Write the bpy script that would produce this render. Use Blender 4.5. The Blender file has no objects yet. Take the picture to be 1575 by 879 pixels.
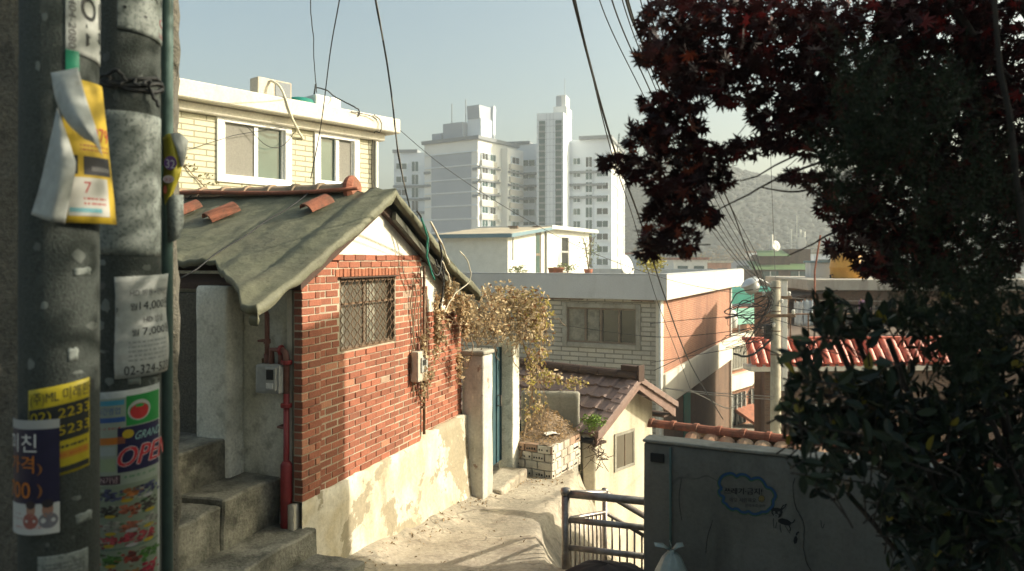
import bpy, bmesh, math, random
from mathutils import Vector, Matrix, noise
rad = math.radians
rnd = random.Random(11)
SC = bpy.context.scene
COL = SC.collection
F, CX, HY = 1150.0, 787.5, 400.0          # focal length, centre column and horizon row of the photograph, in its pixels
def P(px, py, Y):
    """a point of the place at distance Y along the view (eye at the origin, z up)"""
    return Vector(((px - CX) * Y / F, Y, -(py - HY) * Y / F))
def Rr(a, b): return rnd.uniform(a, b)

# ---------------------------------------------------------------- things
WM = {}
def thing(name, label, cat, loc=(0, 0, 0), rotz=0.0, group=None):
    o = bpy.data.objects.new(name, None); COL.objects.link(o)
    o.empty_display_size = .2
    o.location = loc; o.rotation_euler = (0, 0, rotz)
    o['label'] = label; o['category'] = cat
    if group: o['group'] = group
    WM[o] = Matrix.Translation(Vector(loc)) @ Matrix.Rotation(rotz, 4, 'Z')
    return o
def tag(o, label, cat, group=None):
    o['label'] = label; o['category'] = cat
    if group: o['group'] = group
    return o
def copy_tree(o, parent=None):
    c = o.copy(); COL.objects.link(c); c.parent = parent
    if o in WM: WM[c] = WM[o].copy()
    for ch in list(o.children): copy_tree(ch, c)
    return c

class MB:
    def __init__(s): s.v = []; s.f = []; s.c = []; s.has = False; s.g = []
    def add(s, vs, fs, col=None):
        n = len(s.v); s.g.append((n, len(s.f), len(vs), len(fs))); s.v += [Vector(v) for v in vs]
        for f in fs: s.f.append([i + n for i in f]); s.c.append(col)
        if col is not None: s.has = True
    def box(s, x0, x1, y0, y1, z0, z1, col=None, M=None):
        vs = [Vector((x, y, z)) for z in (z0, z1) for x, y in ((x0, y0), (x1, y0), (x1, y1), (x0, y1))]
        if M is not None: vs = [M @ v for v in vs]
        s.add(vs, [(3, 2, 1, 0), (4, 5, 6, 7), (0, 1, 5, 4), (1, 2, 6, 5), (2, 3, 7, 6), (3, 0, 4, 7)], col)
    def prism(s, poly, z0, z1, col=None):
        n = len(poly)
        vs = [(x, y, z0) for x, y in poly] + [(x, y, z1) for x, y in poly]
        s.add(vs, [tuple(range(n - 1, -1, -1)), tuple(range(n, 2 * n))] + [(i, (i + 1) % n, n + (i + 1) % n, n + i) for i in range(n)], col)
    def extr(s, pts, vec, col=None):
        n = len(pts); vec = Vector(vec); pts = [Vector(p) for p in pts]
        s.add(pts + [p + vec for p in pts], [tuple(range(n - 1, -1, -1)), tuple(range(n, 2 * n))] + [(i, (i + 1) % n, n + (i + 1) % n, n + i) for i in range(n)], col)
    def tube(s, pts, r, n=8, col=None, cap=True):
        pts = [Vector(p) for p in pts]
        rs = r if isinstance(r, (list, tuple)) else [r] * len(pts)
        vs = []; fs = []; up = None
        for i, p in enumerate(pts):
            t = (pts[min(i + 1, len(pts) - 1)] - pts[max(i - 1, 0)])
            if t.length < 1e-9: t = Vector((0, 0, 1))
            t.normalize()
            if up is None: up = Vector((0, 0, 1)) if abs(t.z) < .9 else Vector((1, 0, 0))
            a = t.cross(up)
            if a.length < 1e-6: a = t.orthogonal()
            a.normalize(); b = a.cross(t).normalized(); up = b
            for k in range(n):
                w = 2 * math.pi * k / n
                vs.append(p + (a * math.cos(w) + b * math.sin(w)) * rs[i])
        for i in range(len(pts) - 1):
            for k in range(n):
                fs.append((i * n + k, i * n + (k + 1) % n, (i + 1) * n + (k + 1) % n, (i + 1) * n + k))
        if cap:
            fs.append(tuple(range(n - 1, -1, -1))); m = (len(pts) - 1) * n; fs.append(tuple(range(m, m + n)))
        s.add(vs, fs, col)
    def lathe(s, prof, c=(0, 0, 0), n=24, col=None, M=None):
        c = Vector(c); vs = []; fs = []
        for r, z in prof:
            for k in range(n):
                w = 2 * math.pi * k / n
                v = Vector((r * math.cos(w), r * math.sin(w), z))
                vs.append(c + (M @ v if M is not None else v))
        for i in range(len(prof) - 1):
            for k in range(n):
                fs.append((i * n + k, i * n + (k + 1) % n, (i + 1) * n + (k + 1) % n, (i + 1) * n + k))
        fs.append(tuple(range(n - 1, -1, -1))); m = (len(prof) - 1) * n; fs.append(tuple(range(m, m + n)))
        s.add(vs, fs, col)
    def grid(s, pts, col=None, closed=False):
        """rows of points -> sheet"""
        nr = len(pts); nc = len(pts[0]); vs = [p for r in pts for p in r]; fs = []
        for i in range(nr - 1):
            for j in range(nc - (0 if closed else 1)):
                k = (j + 1) % nc
                fs.append((i * nc + j, i * nc + k, (i + 1) * nc + k, (i + 1) * nc + j))
        s.add(vs, fs, col)
    def build_each(s, name, m, parent=None, **kw):
        """one object per shape added, for pieces that are separate in the place"""
        r = []
        for nv, nf, kv, kf in s.g:
            q = MB(); q.add(s.v[nv:nv + kv], [[i - nv for i in f] for f in s.f[nf:nf + kf]]); q.c = s.c[nf:nf + kf]; q.has = s.has
            r.append(q.build(name, m, parent, **kw))
        return r
    def build(s, name, m, parent=None, smooth=False, bevel=0, world=False, rough=None, solid=0, recalc=True, seg=1):
        me = bpy.data.meshes.new(name)
        vs = s.v
        if world and parent is not None:
            q = parent
            while q not in WM: q = q.parent
            I = WM[q].inverted(); vs = [I @ v for v in vs]
        me.from_pydata([tuple(v) for v in vs], [], s.f)
        if s.has:
            at = me.color_attributes.new('Col', 'FLOAT_COLOR', 'CORNER')
            data = []
            for f, c in zip(s.f, s.c):
                c = c or (.5, .5, .5); data += [c[0], c[1], c[2], 1.0] * len(f)
            at.data.foreach_set('color', data)
        if recalc or bevel or rough or solid:
            bm = bmesh.new(); bm.from_mesh(me)
            if recalc: bmesh.ops.recalc_face_normals(bm, faces=bm.faces[:])
            if bevel:
                ed = [e for e in bm.edges if len(e.link_faces) == 2 and e.calc_face_angle(0) > .5]
                bmesh.ops.bevel(bm, geom=ed, offset=bevel, segments=seg, affect='EDGES', profile=.6, clamp_overlap=True)
            if rough:
                cuts, amp, sc = rough
                for _ in range(cuts):
                    bmesh.ops.subdivide_edges(bm, edges=[e for e in bm.edges if e.calc_length() > .06], cuts=1, use_grid_fill=True)
                bmesh.ops.triangulate(bm, faces=[f for f in bm.faces if len(f.verts) > 4])
                for v in bm.verts:
                    v.co += noise.noise_vector(v.co * sc) * amp + noise.noise_vector(v.co * sc * 3.7) * amp * .35
            bm.to_mesh(me); bm.free()
        if smooth:
            for p in me.polygons: p.use_smooth = True
        me.materials.append(m)
        o = bpy.data.objects.new(name, me); COL.objects.link(o)
        if parent is not None: o.parent = parent
        if solid:
            md = o.modifiers.new('Solidify', 'SOLIDIFY'); md.thickness = solid; md.offset = 0
        return o

# ---------------------------------------------------------------- materials
def nodes(name):
    m = bpy.data.materials.new(name); m.use_nodes = True
    nt = m.node_tree; nt.nodes.clear()
    out = nt.nodes.new('ShaderNodeOutputMaterial'); b = nt.nodes.new('ShaderNodeBsdfPrincipled')
    nt.links.new(b.outputs[0], out.inputs[0])
    return m, nt, b, out
def N(nt, typ, **kw):
    n = nt.nodes.new('ShaderNode' + typ)
    for k, v in kw.items():
        if k.startswith('i_'):
            key = k[2:]; key = int(key) if key.isdigit() else key
            n.inputs[key].default_value = v
        else: setattr(n, k, v)
    return n
def c4(c): return (c[0], c[1], c[2], 1)
def mixc(nt, fac, a, b, mode='MIX'):
    n = nt.nodes.new('ShaderNodeMix'); n.data_type = 'RGBA'; n.blend_type = mode
    for sock, val in ((n.inputs[0], fac), (n.inputs[6], a), (n.inputs[7], b)):
        if hasattr(val, 'is_output'): nt.links.new(val, sock)
        elif isinstance(val, (int, float)): sock.default_value = val
        else: sock.default_value = c4(val)
    return n.outputs[2]
def nz(nt, vec, scale, detail=4, rough=.6, lo=.35, hi=.65, stretch=None, dist=0):
    if stretch:
        mp = N(nt, 'Mapping'); mp.inputs['Scale'].default_value = stretch; nt.links.new(vec, mp.inputs[0]); vec = mp.outputs[0]
    n = N(nt, 'TexNoise'); n.inputs['Scale'].default_value = scale; n.inputs['Detail'].default_value = detail
    n.inputs['Roughness'].default_value = rough; n.inputs['Distortion'].default_value = dist
    nt.links.new(vec, n.inputs['Vector'])
    r = N(nt, 'MapRange'); r.inputs[1].default_value = lo; r.inputs[2].default_value = hi
    nt.links.new(n.outputs['Fac'], r.inputs[0])
    return r.outputs[0], n.outputs['Fac']
def mat(name, base, c2=None, vs=2.0, vlo=.4, vhi=.65, rough=.85, bump=.25, bs=30, bd=.01, spec=.3, metal=0,
        dirt=None, ds=3.0, dlo=.5, dhi=.72, streak=True, patch=None, ps=2.5, plo=.52, phi=.55, attr=False, brick=None, wave=None, fine=.12, object_space=True):
    m, nt, b, out = nodes(name)
    tc = N(nt, 'TexCoord'); vec = tc.outputs['Object']
    col = None
    hsrc = None
    if brick:
        # brick=(width, height, mortar, colour1, colour2, mortar colour)
        sx = N(nt, 'SeparateXYZ'); nt.links.new(vec, sx.inputs[0])
        ad = N(nt, 'Math', operation='ADD'); nt.links.new(sx.outputs[0], ad.inputs[0]); nt.links.new(sx.outputs[1], ad.inputs[1])
        cb = N(nt, 'CombineXYZ'); nt.links.new(ad.outputs[0], cb.inputs[0]); nt.links.new(sx.outputs[2], cb.inputs[1])
        bt = N(nt, 'TexBrick'); nt.links.new(cb.outputs[0], bt.inputs['Vector'])
        bt.inputs['Scale'].default_value = 1; bt.inputs['Brick Width'].default_value = brick[0]; bt.inputs['Row Height'].default_value = brick[1]
        bt.inputs['Mortar Size'].default_value = brick[2]; bt.inputs['Mortar Smooth'].default_value = .2
        bt.inputs['Color1'].default_value = c4(brick[3]); bt.inputs['Color2'].default_value = c4(brick[4]); bt.inputs['Mortar'].default_value = c4(brick[5])
        col = bt.outputs['Color']; hsrc = bt.outputs['Fac']
    elif attr:
        a = N(nt, 'Attribute', attribute_name='Col'); col = a.outputs['Color']
    if c2 is not None:
        f, _ = nz(nt, vec, vs, lo=vlo, hi=vhi)
        col = mixc(nt, f, col if col is not None else base, c2)
    if patch is not None:
        f, _ = nz(nt, vec, ps, detail=11, rough=.68, lo=plo, hi=phi, dist=.25)
        col = mixc(nt, f, col if col is not None else base, patch)
    if dirt is not None:
        f, _ = nz(nt, vec, ds, detail=6, lo=dlo, hi=dhi, stretch=(1, 1, .18) if streak else None)
        g = N(nt, 'Math', operation='MULTIPLY'); g.inputs[1].default_value = .8; nt.links.new(f, g.inputs[0])
        col = mixc(nt, g.outputs[0], col if col is not None else base, dirt)
    if col is None: col = mixc(nt, 0.0, base, base)
    # fine value grain
    f, raw = nz(nt, vec, bs, detail=5, lo=.25, hi=.75)
    mr = N(nt, 'MapRange'); mr.inputs[3].default_value = 1 - fine * 1.5; mr.inputs[4].default_value = 1 + fine; nt.links.new(f, mr.inputs[0])
    cb2 = N(nt, 'CombineColor'); [nt.links.new(mr.outputs[0], cb2.inputs[i]) for i in range(3)]
    col = mixc(nt, 1.0, col, cb2.outputs[0], 'MULTIPLY')
    nt.links.new(col, b.inputs['Base Color'])
    b.inputs['Roughness'].default_value = rough; b.inputs['Metallic'].default_value = metal
    b.inputs['Specular IOR Level'].default_value = spec
    if bump:
        bp = N(nt, 'Bump'); bp.inputs['Strength'].default_value = bump; bp.inputs['Distance'].default_value = bd
        h = raw
        if hsrc is not None:
            q = N(nt, 'Math', operation='MULTIPLY_ADD'); q.inputs[1].default_value = -1.2; nt.links.new(hsrc, q.inputs[0]); nt.links.new(raw, q.inputs[2]); h = q.outputs[0]
        if wave:
            wv = N(nt, 'TexWave'); wv.inputs['Scale'].default_value = wave[0]; wv.bands_direction = wave[1]; nt.links.new(vec, wv.inputs['Vector'])
            q = N(nt, 'Math', operation='MULTIPLY_ADD'); q.inputs[1].default_value = wave[2]; nt.links.new(wv.outputs['Fac'], q.inputs[0]); nt.links.new(h, q.inputs[2]); h = q.outputs[0]
        nt.links.new(h, bp.inputs['Height']); nt.links.new(bp.outputs[0], b.inputs['Normal'])
    return m
def leafmat(name, trans=.3, rough=.55, spec=.3):
    m, nt, b, out = nodes(name)
    a = N(nt, 'Attribute', attribute_name='Col'); nt.links.new(a.outputs['Color'], b.inputs['Base Color'])
    b.inputs['Roughness'].default_value = rough; b.inputs['Specular IOR Level'].default_value = spec
    t = N(nt, 'BsdfTranslucent'); nt.links.new(a.outputs['Color'], t.inputs[0])
    mx = N(nt, 'MixShader'); mx.inputs[0].default_value = trans
    nt.links.new(b.outputs[0], mx.inputs[1]); nt.links.new(t.outputs[0], mx.inputs[2]); nt.links.new(mx.outputs[0], out.inputs[0])
    return m
def glass(name, tint, rough=.06):
    m, nt, b, out = nodes(name)
    tc = N(nt, 'TexCoord')
    f, _ = nz(nt, tc.outputs['Object'], 1.3, lo=.3, hi=.7)
    nt.links.new(mixc(nt, f, tint, tuple(x * .7 for x in tint)), b.inputs['Base Color'])
    b.inputs['Roughness'].default_value = rough; b.inputs['Specular IOR Level'].default_value = .8
    return m

M = {}
M['asphalt'] = mat('ground_earth', (.22, .19, .15), c2=(.30, .27, .22), vs=.5, dirt=(.12, .1, .08), ds=.9, streak=False, bump=.4, bs=14)
M['lane'] = mat('old_concrete', (.41, .365, .285), c2=(.33, .29, .22), patch=(.31, .28, .22), ps=.9, plo=.51, phi=.53, vs=1.6, vlo=.42, vhi=.7, dirt=(.17, .14, .11), ds=2.6, dlo=.5, dhi=.76, streak=False, bump=.55, bs=20, bd=.02, fine=.2)
def crackle(m, scale, col, width=.03):
    nt = m.node_tree; b = [n for n in nt.nodes if n.type == 'BSDF_PRINCIPLED'][0]; src = b.inputs['Base Color'].links[0].from_socket
    tc = N(nt, 'TexCoord'); nn = N(nt, 'TexNoise'); nn.inputs['Scale'].default_value = 3; nt.links.new(tc.outputs['Object'], nn.inputs['Vector'])
    mv = N(nt, 'VectorMath', operation='MULTIPLY_ADD'); nt.links.new(nn.outputs['Color'], mv.inputs[0]); mv.inputs[1].default_value = (.5, .5, .5); nt.links.new(tc.outputs['Object'], mv.inputs[2])
    v = N(nt, 'TexVoronoi'); v.feature = 'DISTANCE_TO_EDGE'; v.inputs['Scale'].default_value = scale; nt.links.new(mv.outputs[0], v.inputs['Vector'])
    r = N(nt, 'MapRange'); r.inputs[1].default_value = 0; r.inputs[2].default_value = width; r.inputs[3].default_value = .75; r.inputs[4].default_value = 0; nt.links.new(v.outputs['Distance'], r.inputs[0])
    msk, _ = nz(nt, tc.outputs['Object'], 1.1, lo=.45, hi=.6); mu = N(nt, 'Math', operation='MULTIPLY'); nt.links.new(r.outputs[0], mu.inputs[0]); nt.links.new(msk, mu.inputs[1])
    sp, _ = nz(nt, tc.outputs['Object'], 26, detail=3, lo=.60, hi=.68); s2 = N(nt, 'Math', operation='MULTIPLY'); s2.inputs[1].default_value = .3; nt.links.new(sp, s2.inputs[0])
    c1 = mixc(nt, mu.outputs[0], src, col); nt.links.new(mixc(nt, s2.outputs[0], c1, tuple(x * 1.3 for x in col)), b.inputs['Base Color'])
crackle(M['lane'], 1.1, (.09, .075, .055), .022)
crackle_later = []
M['step'] = mat('step_concrete', (.195, .19, .155), c2=(.31, .30, .245), vs=3, vlo=.45, vhi=.68, dirt=(.055, .055, .045), ds=4, dlo=.46, dhi=.66, streak=False, bump=.9, bs=38, bd=.012, fine=.25)
M['stucco'] = mat('rough_stucco', (.115, .11, .088), c2=(.16, .15, .12), vs=6, dirt=(.05, .05, .042), ds=6, streak=False, bump=1, bs=45, bd=.02, fine=.3)
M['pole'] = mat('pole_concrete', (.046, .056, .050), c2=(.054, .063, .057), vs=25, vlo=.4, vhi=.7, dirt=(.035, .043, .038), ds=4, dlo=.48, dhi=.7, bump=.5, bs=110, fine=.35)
M['pole2'] = mat('sunlit_pole_concrete', (.48, .45, .34), c2=(.36, .33, .25), vs=5, dirt=(.12, .1, .07), bump=.3, bs=40)  # paler than the near poles: sunlight on the concrete put into its colour
M['brick'] = mat('red_brick', (.3, .1, .06), attr=True, dirt=(.12, .055, .04), ds=2.2, dlo=.55, dhi=.8, bump=.5, bs=55, bd=.006, fine=.18, streak=False)
M['mortar'] = mat('mortar', (.43, .375, .285), c2=(.32, .28, .21), vs=4, bump=.4, bs=60)
M['base'] = mat('painted_cement', (.60, .56, .46), c2=(.52, .46, .33), vs=1.6, vlo=.44, vhi=.56, patch=(.31, .275, .195), ps=1.1, plo=.52, phi=.532, dirt=(.30, .255, .17), ds=3.0, dlo=.46, dhi=.7, bump=.4, bs=22, fine=.12)
M['cream'] = mat('cream_plaster', (.62, .57, .45), c2=(.50, .46, .36), vs=1.2, dirt=(.30, .26, .18), ds=3, dlo=.47, dhi=.74, bump=.25, bs=30)
M['white_plaster'] = mat('white_plaster', (.76, .74, .66), c2=(.66, .64, .56), vs=2, dirt=(.45, .43, .36), ds=4, dlo=.58, dhi=.8, bump=.2, bs=30)
M['whitewash'] = mat('mossy_whitewash', (.80, .79, .69), c2=(.62, .62, .52), vs=2.5, dirt=(.24, .235, .17), ds=7, dlo=.52, dhi=.78, bump=.55, bs=40, streak=False, fine=.18)
M['pillar'] = mat('weathered_pillar', (.55, .54, .48), c2=(.42, .41, .36), vs=3, dirt=(.24, .21, .17), ds=2.6, dlo=.5, dhi=.72, patch=(.27, .2, .16), ps=3.3, plo=.6, phi=.63, bump=.35, bs=30)
M['graywall'] = mat('bare_cement_wall', (.185, .183, .157), c2=(.135, .135, .115), vs=1.3, dirt=(.085, .085, .07), ds=2.6, dlo=.52, dhi=.78, patch=(.155, .15, .128), ps=2.2, plo=.5, phi=.62, bump=.3, bs=26)
M['cement'] = mat('cement', (.34, .33, .28), c2=(.25, .24, .2), vs=2, dirt=(.14, .12, .09), ds=3, dlo=.52, dhi=.76, bump=.35, bs=30)
M['tarp'] = mat('olive_tarp', (.128, .134, .088), c2=(.17, .172, .118), vs=1.5, dirt=(.075, .075, .05), ds=1.6, dlo=.5, dhi=.72, streak=False, rough=.66, spec=.3, bump=.4, bs=18, bd=.02, fine=.12)
M['tarp_dark'] = mat('dark_tarp', (.075, .078, .06), c2=(.11, .11, .085), vs=3, rough=.6, bump=.4, bs=10)
M['terracotta'] = mat('terracotta', (.33, .125, .075), c2=(.21, .085, .055), vs=5, dirt=(.14, .09, .06), ds=6, streak=False, bump=.35, bs=35)
M['redroof'] = mat('glazed_red_tile', (.68, .15, .08), c2=(.5, .10, .055), vs=4, rough=.45, spec=.5, dirt=(.2, .06, .04), ds=5, streak=False, bump=.15)
M['ridge'] = mat('mossy_ridge_tile', (.30, .22, .15), c2=(.20, .17, .12), vs=5, bump=.4, bs=30)
M['browntile'] = mat('brown_roof_tile', (.20, .135, .115), c2=(.28, .20, .175), vs=5, rough=.6, spec=.4, dirt=(.09, .07, .06), ds=5, streak=False, bump=.2)
M['darkwood'] = mat('dark_wood', (.07, .045, .035), bump=.3)
M['brownpaint'] = mat('brown_fascia', (.24, .16, .135), c2=(.18, .12, .1), vs=4, rough=.6)
M['rust'] = mat('rusty_iron', (.20, .13, .08), c2=(.11, .07, .045), vs=14, rough=.8, bump=.3, bs=50)
M['redpaint'] = mat('red_gas_paint', (.30, .035, .035), c2=(.22, .03, .03), vs=6, rough=.45, spec=.5, bump=.1, patch=(.42, .36, .33), ps=9, plo=.66, phi=.67)
M['oldpipe'] = mat('faded_red_pipe', (.26, .13, .10), c2=(.2, .08, .06), vs=9, rough=.6)
M['greyplastic'] = mat('grey_plastic', (.36, .37, .35), c2=(.30, .31, .29), vs=4, rough=.5, spec=.4, bump=.05)
M['cream_plastic'] = mat('cream_plastic', (.55, .50, .40), c2=(.45, .41, .33), vs=5, rough=.55, dirt=(.25, .2, .14), ds=4)
M['dark'] = mat('hole_shade_and_vent', (.025, .025, .024), bump=0)
M['black'] = mat('black_rubber', (.02, .02, .02), rough=.55, bump=0)
M['wire'] = mat('wire_black', (.022, .024, .024), rough=.6, bump=0)
M['wire_grey'] = mat('wire_grey', (.30, .29, .26), rough=.6, bump=0)
M['wire_green'] = mat('wire_green', (.02, .17, .12), rough=.5, bump=0)
M['cloudy_hose'] = mat('pale_hose', (.62, .58, .45), rough=.6, bump=0)
M['teal'] = mat('teal_gate', (.03, .075, .095), c2=(.05, .095, .105), vs=5, rough=.5, bump=.1)
M['steel'] = mat('worn_steel', (.36, .335, .31), c2=(.22, .195, .175), vs=9, rough=.42, spec=.5, metal=.75, bump=.1)
M['white_paint'] = mat('white_paint', (.70, .70, .65), rough=.55, c2=(.63, .63, .58), vs=3, bump=.05)
M['white_frame'] = mat('white_window_frame', (.82, .82, .80), rough=.4, spec=.5, bump=0)
M['bronze'] = mat('bronze_frame', (.16, .12, .085), rough=.5, bump=0, c2=(.2, .16, .12))
M['yellowbrick'] = mat('cream_brick', (.6, .6, .4), brick=(.42, .095, .014, (.57, .55, .41), (.50, .48, .35), (.27, .255, .18)), dirt=(.45, .42, .28), ds=2, dlo=.55, dhi=.85, bump=.35, bs=40, bd=.008)
M['greybrick'] = mat('grey_brick', (.4, .4, .35), brick=(.62, .155, .022, (.48, .46, .39), (.40, .385, .33), (.20, .19, .16)), dirt=(.25, .23, .19), ds=1.6, dlo=.5, dhi=.8, bump=.5, bs=30, bd=.02)
M['redbrick_far'] = mat('distant_red_brick', (.3, .12, .08), brick=(.21, .07, .008, (.37, .15, .085), (.27, .105, .06), (.42, .33, .25)), dirt=(.22, .11, .075), ds=1.2, dlo=.45, dhi=.72, c2=(.42, .21, .13), vs=.9, vlo=.5, vhi=.75, bump=.15, bs=20)
M['brownbrick'] = mat('brown_brick', (.2, .12, .08), brick=(.21, .075, .008, (.16, .095, .062), (.11, .066, .045), (.15, .115, .09)), dirt=(.07, .05, .035), ds=1.5, bump=.15)
M['greypaint'] = mat('pale_grey_paint', (.50, .52, .53), c2=(.45, .465, .47), vs=.8, dirt=(.33, .335, .32), ds=1.6, dlo=.5, dhi=.78, bump=.06, rough=.7)
M['creampaint'] = mat('pale_cream_paint', (.68, .65, .56), c2=(.62, .59, .5), vs=.9, dirt=(.42, .38, .30), ds=1.8, dlo=.52, dhi=.8, bump=.06)
M['apt_white'] = mat('apartment_white', (.72, .775, .82), c2=(.67, .725, .77), vs=.12, bump=0, fine=.05)
M['apt_cream'] = mat('apartment_cream', (.78, .79, .76), c2=(.72, .73, .70), vs=.12, bump=0, fine=.05)
M['apt_grey'] = mat('apartment_grey', (.36, .40, .45), c2=(.33, .37, .42), vs=.2, bump=0, fine=.05)
M['apt_dark'] = mat('apartment_dark_band', (.21, .23, .25), bump=0)
M['apt_beige'] = mat('apartment_beige', (.55, .53, .47), bump=0)
M['glass_teal'] = glass('teal_window_glass', (.035, .085, .085), .15)
M['glass_dark'] = glass('dark_window_glass', (.02, .023, .02), .25)
M['glass_grey'] = glass('frosted_window', (.30, .30, .27), .5)
M['glass_brown'] = glass('brownish_old_glass', (.13, .115, .085), .3)
M['glass_green'] = glass('greenish_window', (.075, .125, .11), .12)
M['curtain'] = mat('pale_curtain', (.27, .26, .21), c2=(.17, .165, .13), vs=6, wave=(3, 'X', .6), bump=.4)
M['sheetroof'] = mat('dusty_sheet_roof', (.50, .44, .33), c2=(.38, .34, .26), vs=1.2, dirt=(.25, .22, .17), ds=1.5, streak=False, bump=.2)
M['blueflash'] = mat('blue_grey_flashing', (.16, .24, .28), bump=.05)
M['yellowtank'] = mat('yellow_plastic', (.62, .30, .03), c2=(.55, .24, .02), vs=2, rough=.45, spec=.4, bump=.05)
M['greentarp'] = mat('teal_green_tarp', (.01, .20, .155), c2=(.02, .15, .12), vs=2, rough=.5, bump=.2, bs=6)
M['mint'] = mat('mint_paint', (.28, .55, .45), bump=.05)
M['greenroof'] = mat('green_metal_roof', (.11, .18, .075), c2=(.09, .15, .065), vs=.5, rough=.6, bump=.05)
M['soil'] = mat('dry_soil', (.27, .20, .135), c2=(.19, .14, .09), vs=7, bump=1, bs=30, bd=.03, fine=.3)
M['wbrick'] = mat('whitewashed_brick', (.55, .52, .44), attr=True, dirt=(.25, .2, .15), ds=5, bump=.5, bs=40)
M['bag'] = mat('pale_plastic_bag', (.30, .365, .34), c2=(.24, .30, .28), vs=6, rough=.35, spec=.5, bump=.5, bs=16, bd=.02)
M['heap'] = mat('dark_brown_sheet', (.035, .026, .022), rough=.75, bump=.4, bs=14)
M['bark'] = mat('bark', (.05, .04, .033), c2=(.03, .025, .02), vs=9, bump=.6, bs=30)
M['stem'] = mat('dry_stem', (.22, .16, .10), bump=.2)
M['print'] = mat('printed_ink', (.5, .5, .5), attr=True, rough=.55, bump=0, fine=.05)
M['paper'] = mat('white_paper', (.33, .35, .33), c2=(.27, .29, .272), vs=9, rough=.7, bump=.1, dirt=(.2, .2, .17), ds=14, dlo=.58, dhi=.75, streak=False)
M['greypaper'] = mat('grey_blank_sticker', (.185, .21, .192), c2=(.172, .196, .18), vs=12, dirt=(.075, .09, .08), ds=70, dlo=.52, dhi=.60, streak=False, rough=.65, bump=.15, fine=.25)
M['greentape'] = mat('green_tape', (.0, .13, .07), rough=.35, bump=0)
M['conduit'] = mat('green_grey_conduit', (.075, .125, .11), rough=.45, bump=.05)
M['paint_black'] = mat('black_wall_paint', (.022, .024, .026), rough=.7, bump=0)
M['paint'] = mat('wall_paint', (.5, .5, .5), attr=True, rough=.75, bump=0)
M['cloth'] = mat('washing', (.6, .6, .6), attr=True, rough=.9, bump=.1)
M['concrete_eave'] = mat('grey_roof_slab', (.40, .38, .33), c2=(.3, .28, .24), vs=1, dirt=(.2, .18, .15), ds=1.6)
M['forest'] = mat('far_forest', (.09, .085, .05), attr=True, bump=0)
M['hill'] = mat('hill_ground', (.022, .03, .028), c2=(.03, .034, .03), vs=.02, bump=0)
M['leaf_red'] = leafmat('maple_leaf', .35)
M['leaf_green'] = leafmat('shrub_leaf', .12, .45, .3)
M['leaf_dry'] = leafmat('dry_leaf', .3, .8, .1)
M['leaf_conifer'] = leafmat('conifer_leaf', .15, .7, .2)
M['aluminium'] = mat('white_lamp_cover', (.62, .63, .62), rough=.3, metal=.4, bump=0)
crackle(M['graywall'], .75, (.06, .06, .05), .012)
crackle(M['base'], 1.3, (.20, .17, .12), .010)
SUN_EL, SUN_AZ, SUN_E = 27, 5, 4.7
SKY_E, SKY_AIR, SKY_DUST, SKY_OZ = .15, 1.0, 7.0, .5
SKY_TINT = (.93, 1.0, .88)
HAZE = .0012
EXPO = 0.72
SHADE_Z = 3.1
REAR_Z = 0.3
def hit(px, py, Mw, axis, val):
    """where the sight line through a pixel meets the plane local[axis]=val of a thing; local coordinates"""
    I = Mw.inverted(); o = I @ Vector((0, 0, 0)); d = (I.to_3x3() @ P(px, py, 1.0))
    t = (val - o[axis]) / d[axis]
    return o + d * t
# ================================================================ SETTING
PROF = [(-80, -1.62), (1.5, -1.62), (3.5, -2.2), (5.5, -2.68), (7, -2.9), (10, -3.12), (12.2, -3.28), (13.5, -4.7), (20, -6.4), (25, -7.0), (40, -9), (60, -11), (150, -14), (400, -16), (5000, -16)]
def prof(Y):
    for (a, za), (b, zb) in zip(PROF, PROF[1:]):
        if Y <= b:
            t = max(0, (Y - a) / (b - a)); return za + (zb - za) * t
    return -16
def lerp_tab(tab, x):
    if x <= tab[0][0]: return tab[0][1]
    for (a, va), (b, vb) in zip(tab, tab[1:]):
        if x <= b: return va + (vb - va) * (x - a) / (b - a)
    return tab[-1][1]
EDGE = [(7.0, .50), (7.25, .36), (7.8, .27), (8.6, .29), (9.3, .47), (10.2, .70), (11.2, .95)]
def sm(t): t = max(0, min(1, t)); return t * t * (3 - 2 * t)
def gz(X, Y):
    z = prof(Y)
    if -2.4 < X < 3.6 and 4 < Y < 13:
        z += noise.noise(Vector((X * 1.7, Y * 1.7, 0))) * .035 + noise.noise(Vector((X * 6, Y * 6, 3))) * .008 + noise.noise(Vector((X * 1.1 + 3, Y * 2.3, 8))) * .022
        # lane rises against the house base
        z += .10 * sm(1 - (X - (-1.82 + (Y - 6.4) * .357)) / .45) if Y > 6.4 else 0
        # shallow step of a broken slab edge across the lane
        z += .05 * sm((8.1 + .35 * noise.noise(Vector((X * 2, 0, 5))) - Y) / .08) - .05
    if X > .1 and 7.0 < Y < 14.5:
        e = lerp_tab(EDGE, Y) + .05 * noise.noise(Vector((Y * 3, 1, 2)))
        d = X - e
        fall = sm(d / .10) * .16 + sm((d - .02) / .9) * 1.5
        z -= fall * sm((Y - 7.0) / .25) * sm(((12.4 - Y) / .5) if X < 1.15 else (14.5 - Y) / 1.5)
    return z
def lines(fine0, fine1, step, far):
    a = [fine0 + i * step for i in range(int((fine1 - fine0) / step) + 1)]
    g = []; s = step; x = a[-1]
    while x < far: s *= 1.28; x += s; g.append(x)
    h = []; s = step; x = a[0]
    while x > -far: s *= 1.28; x -= s; h.append(x)
    return h[::-1] + a + g
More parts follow.
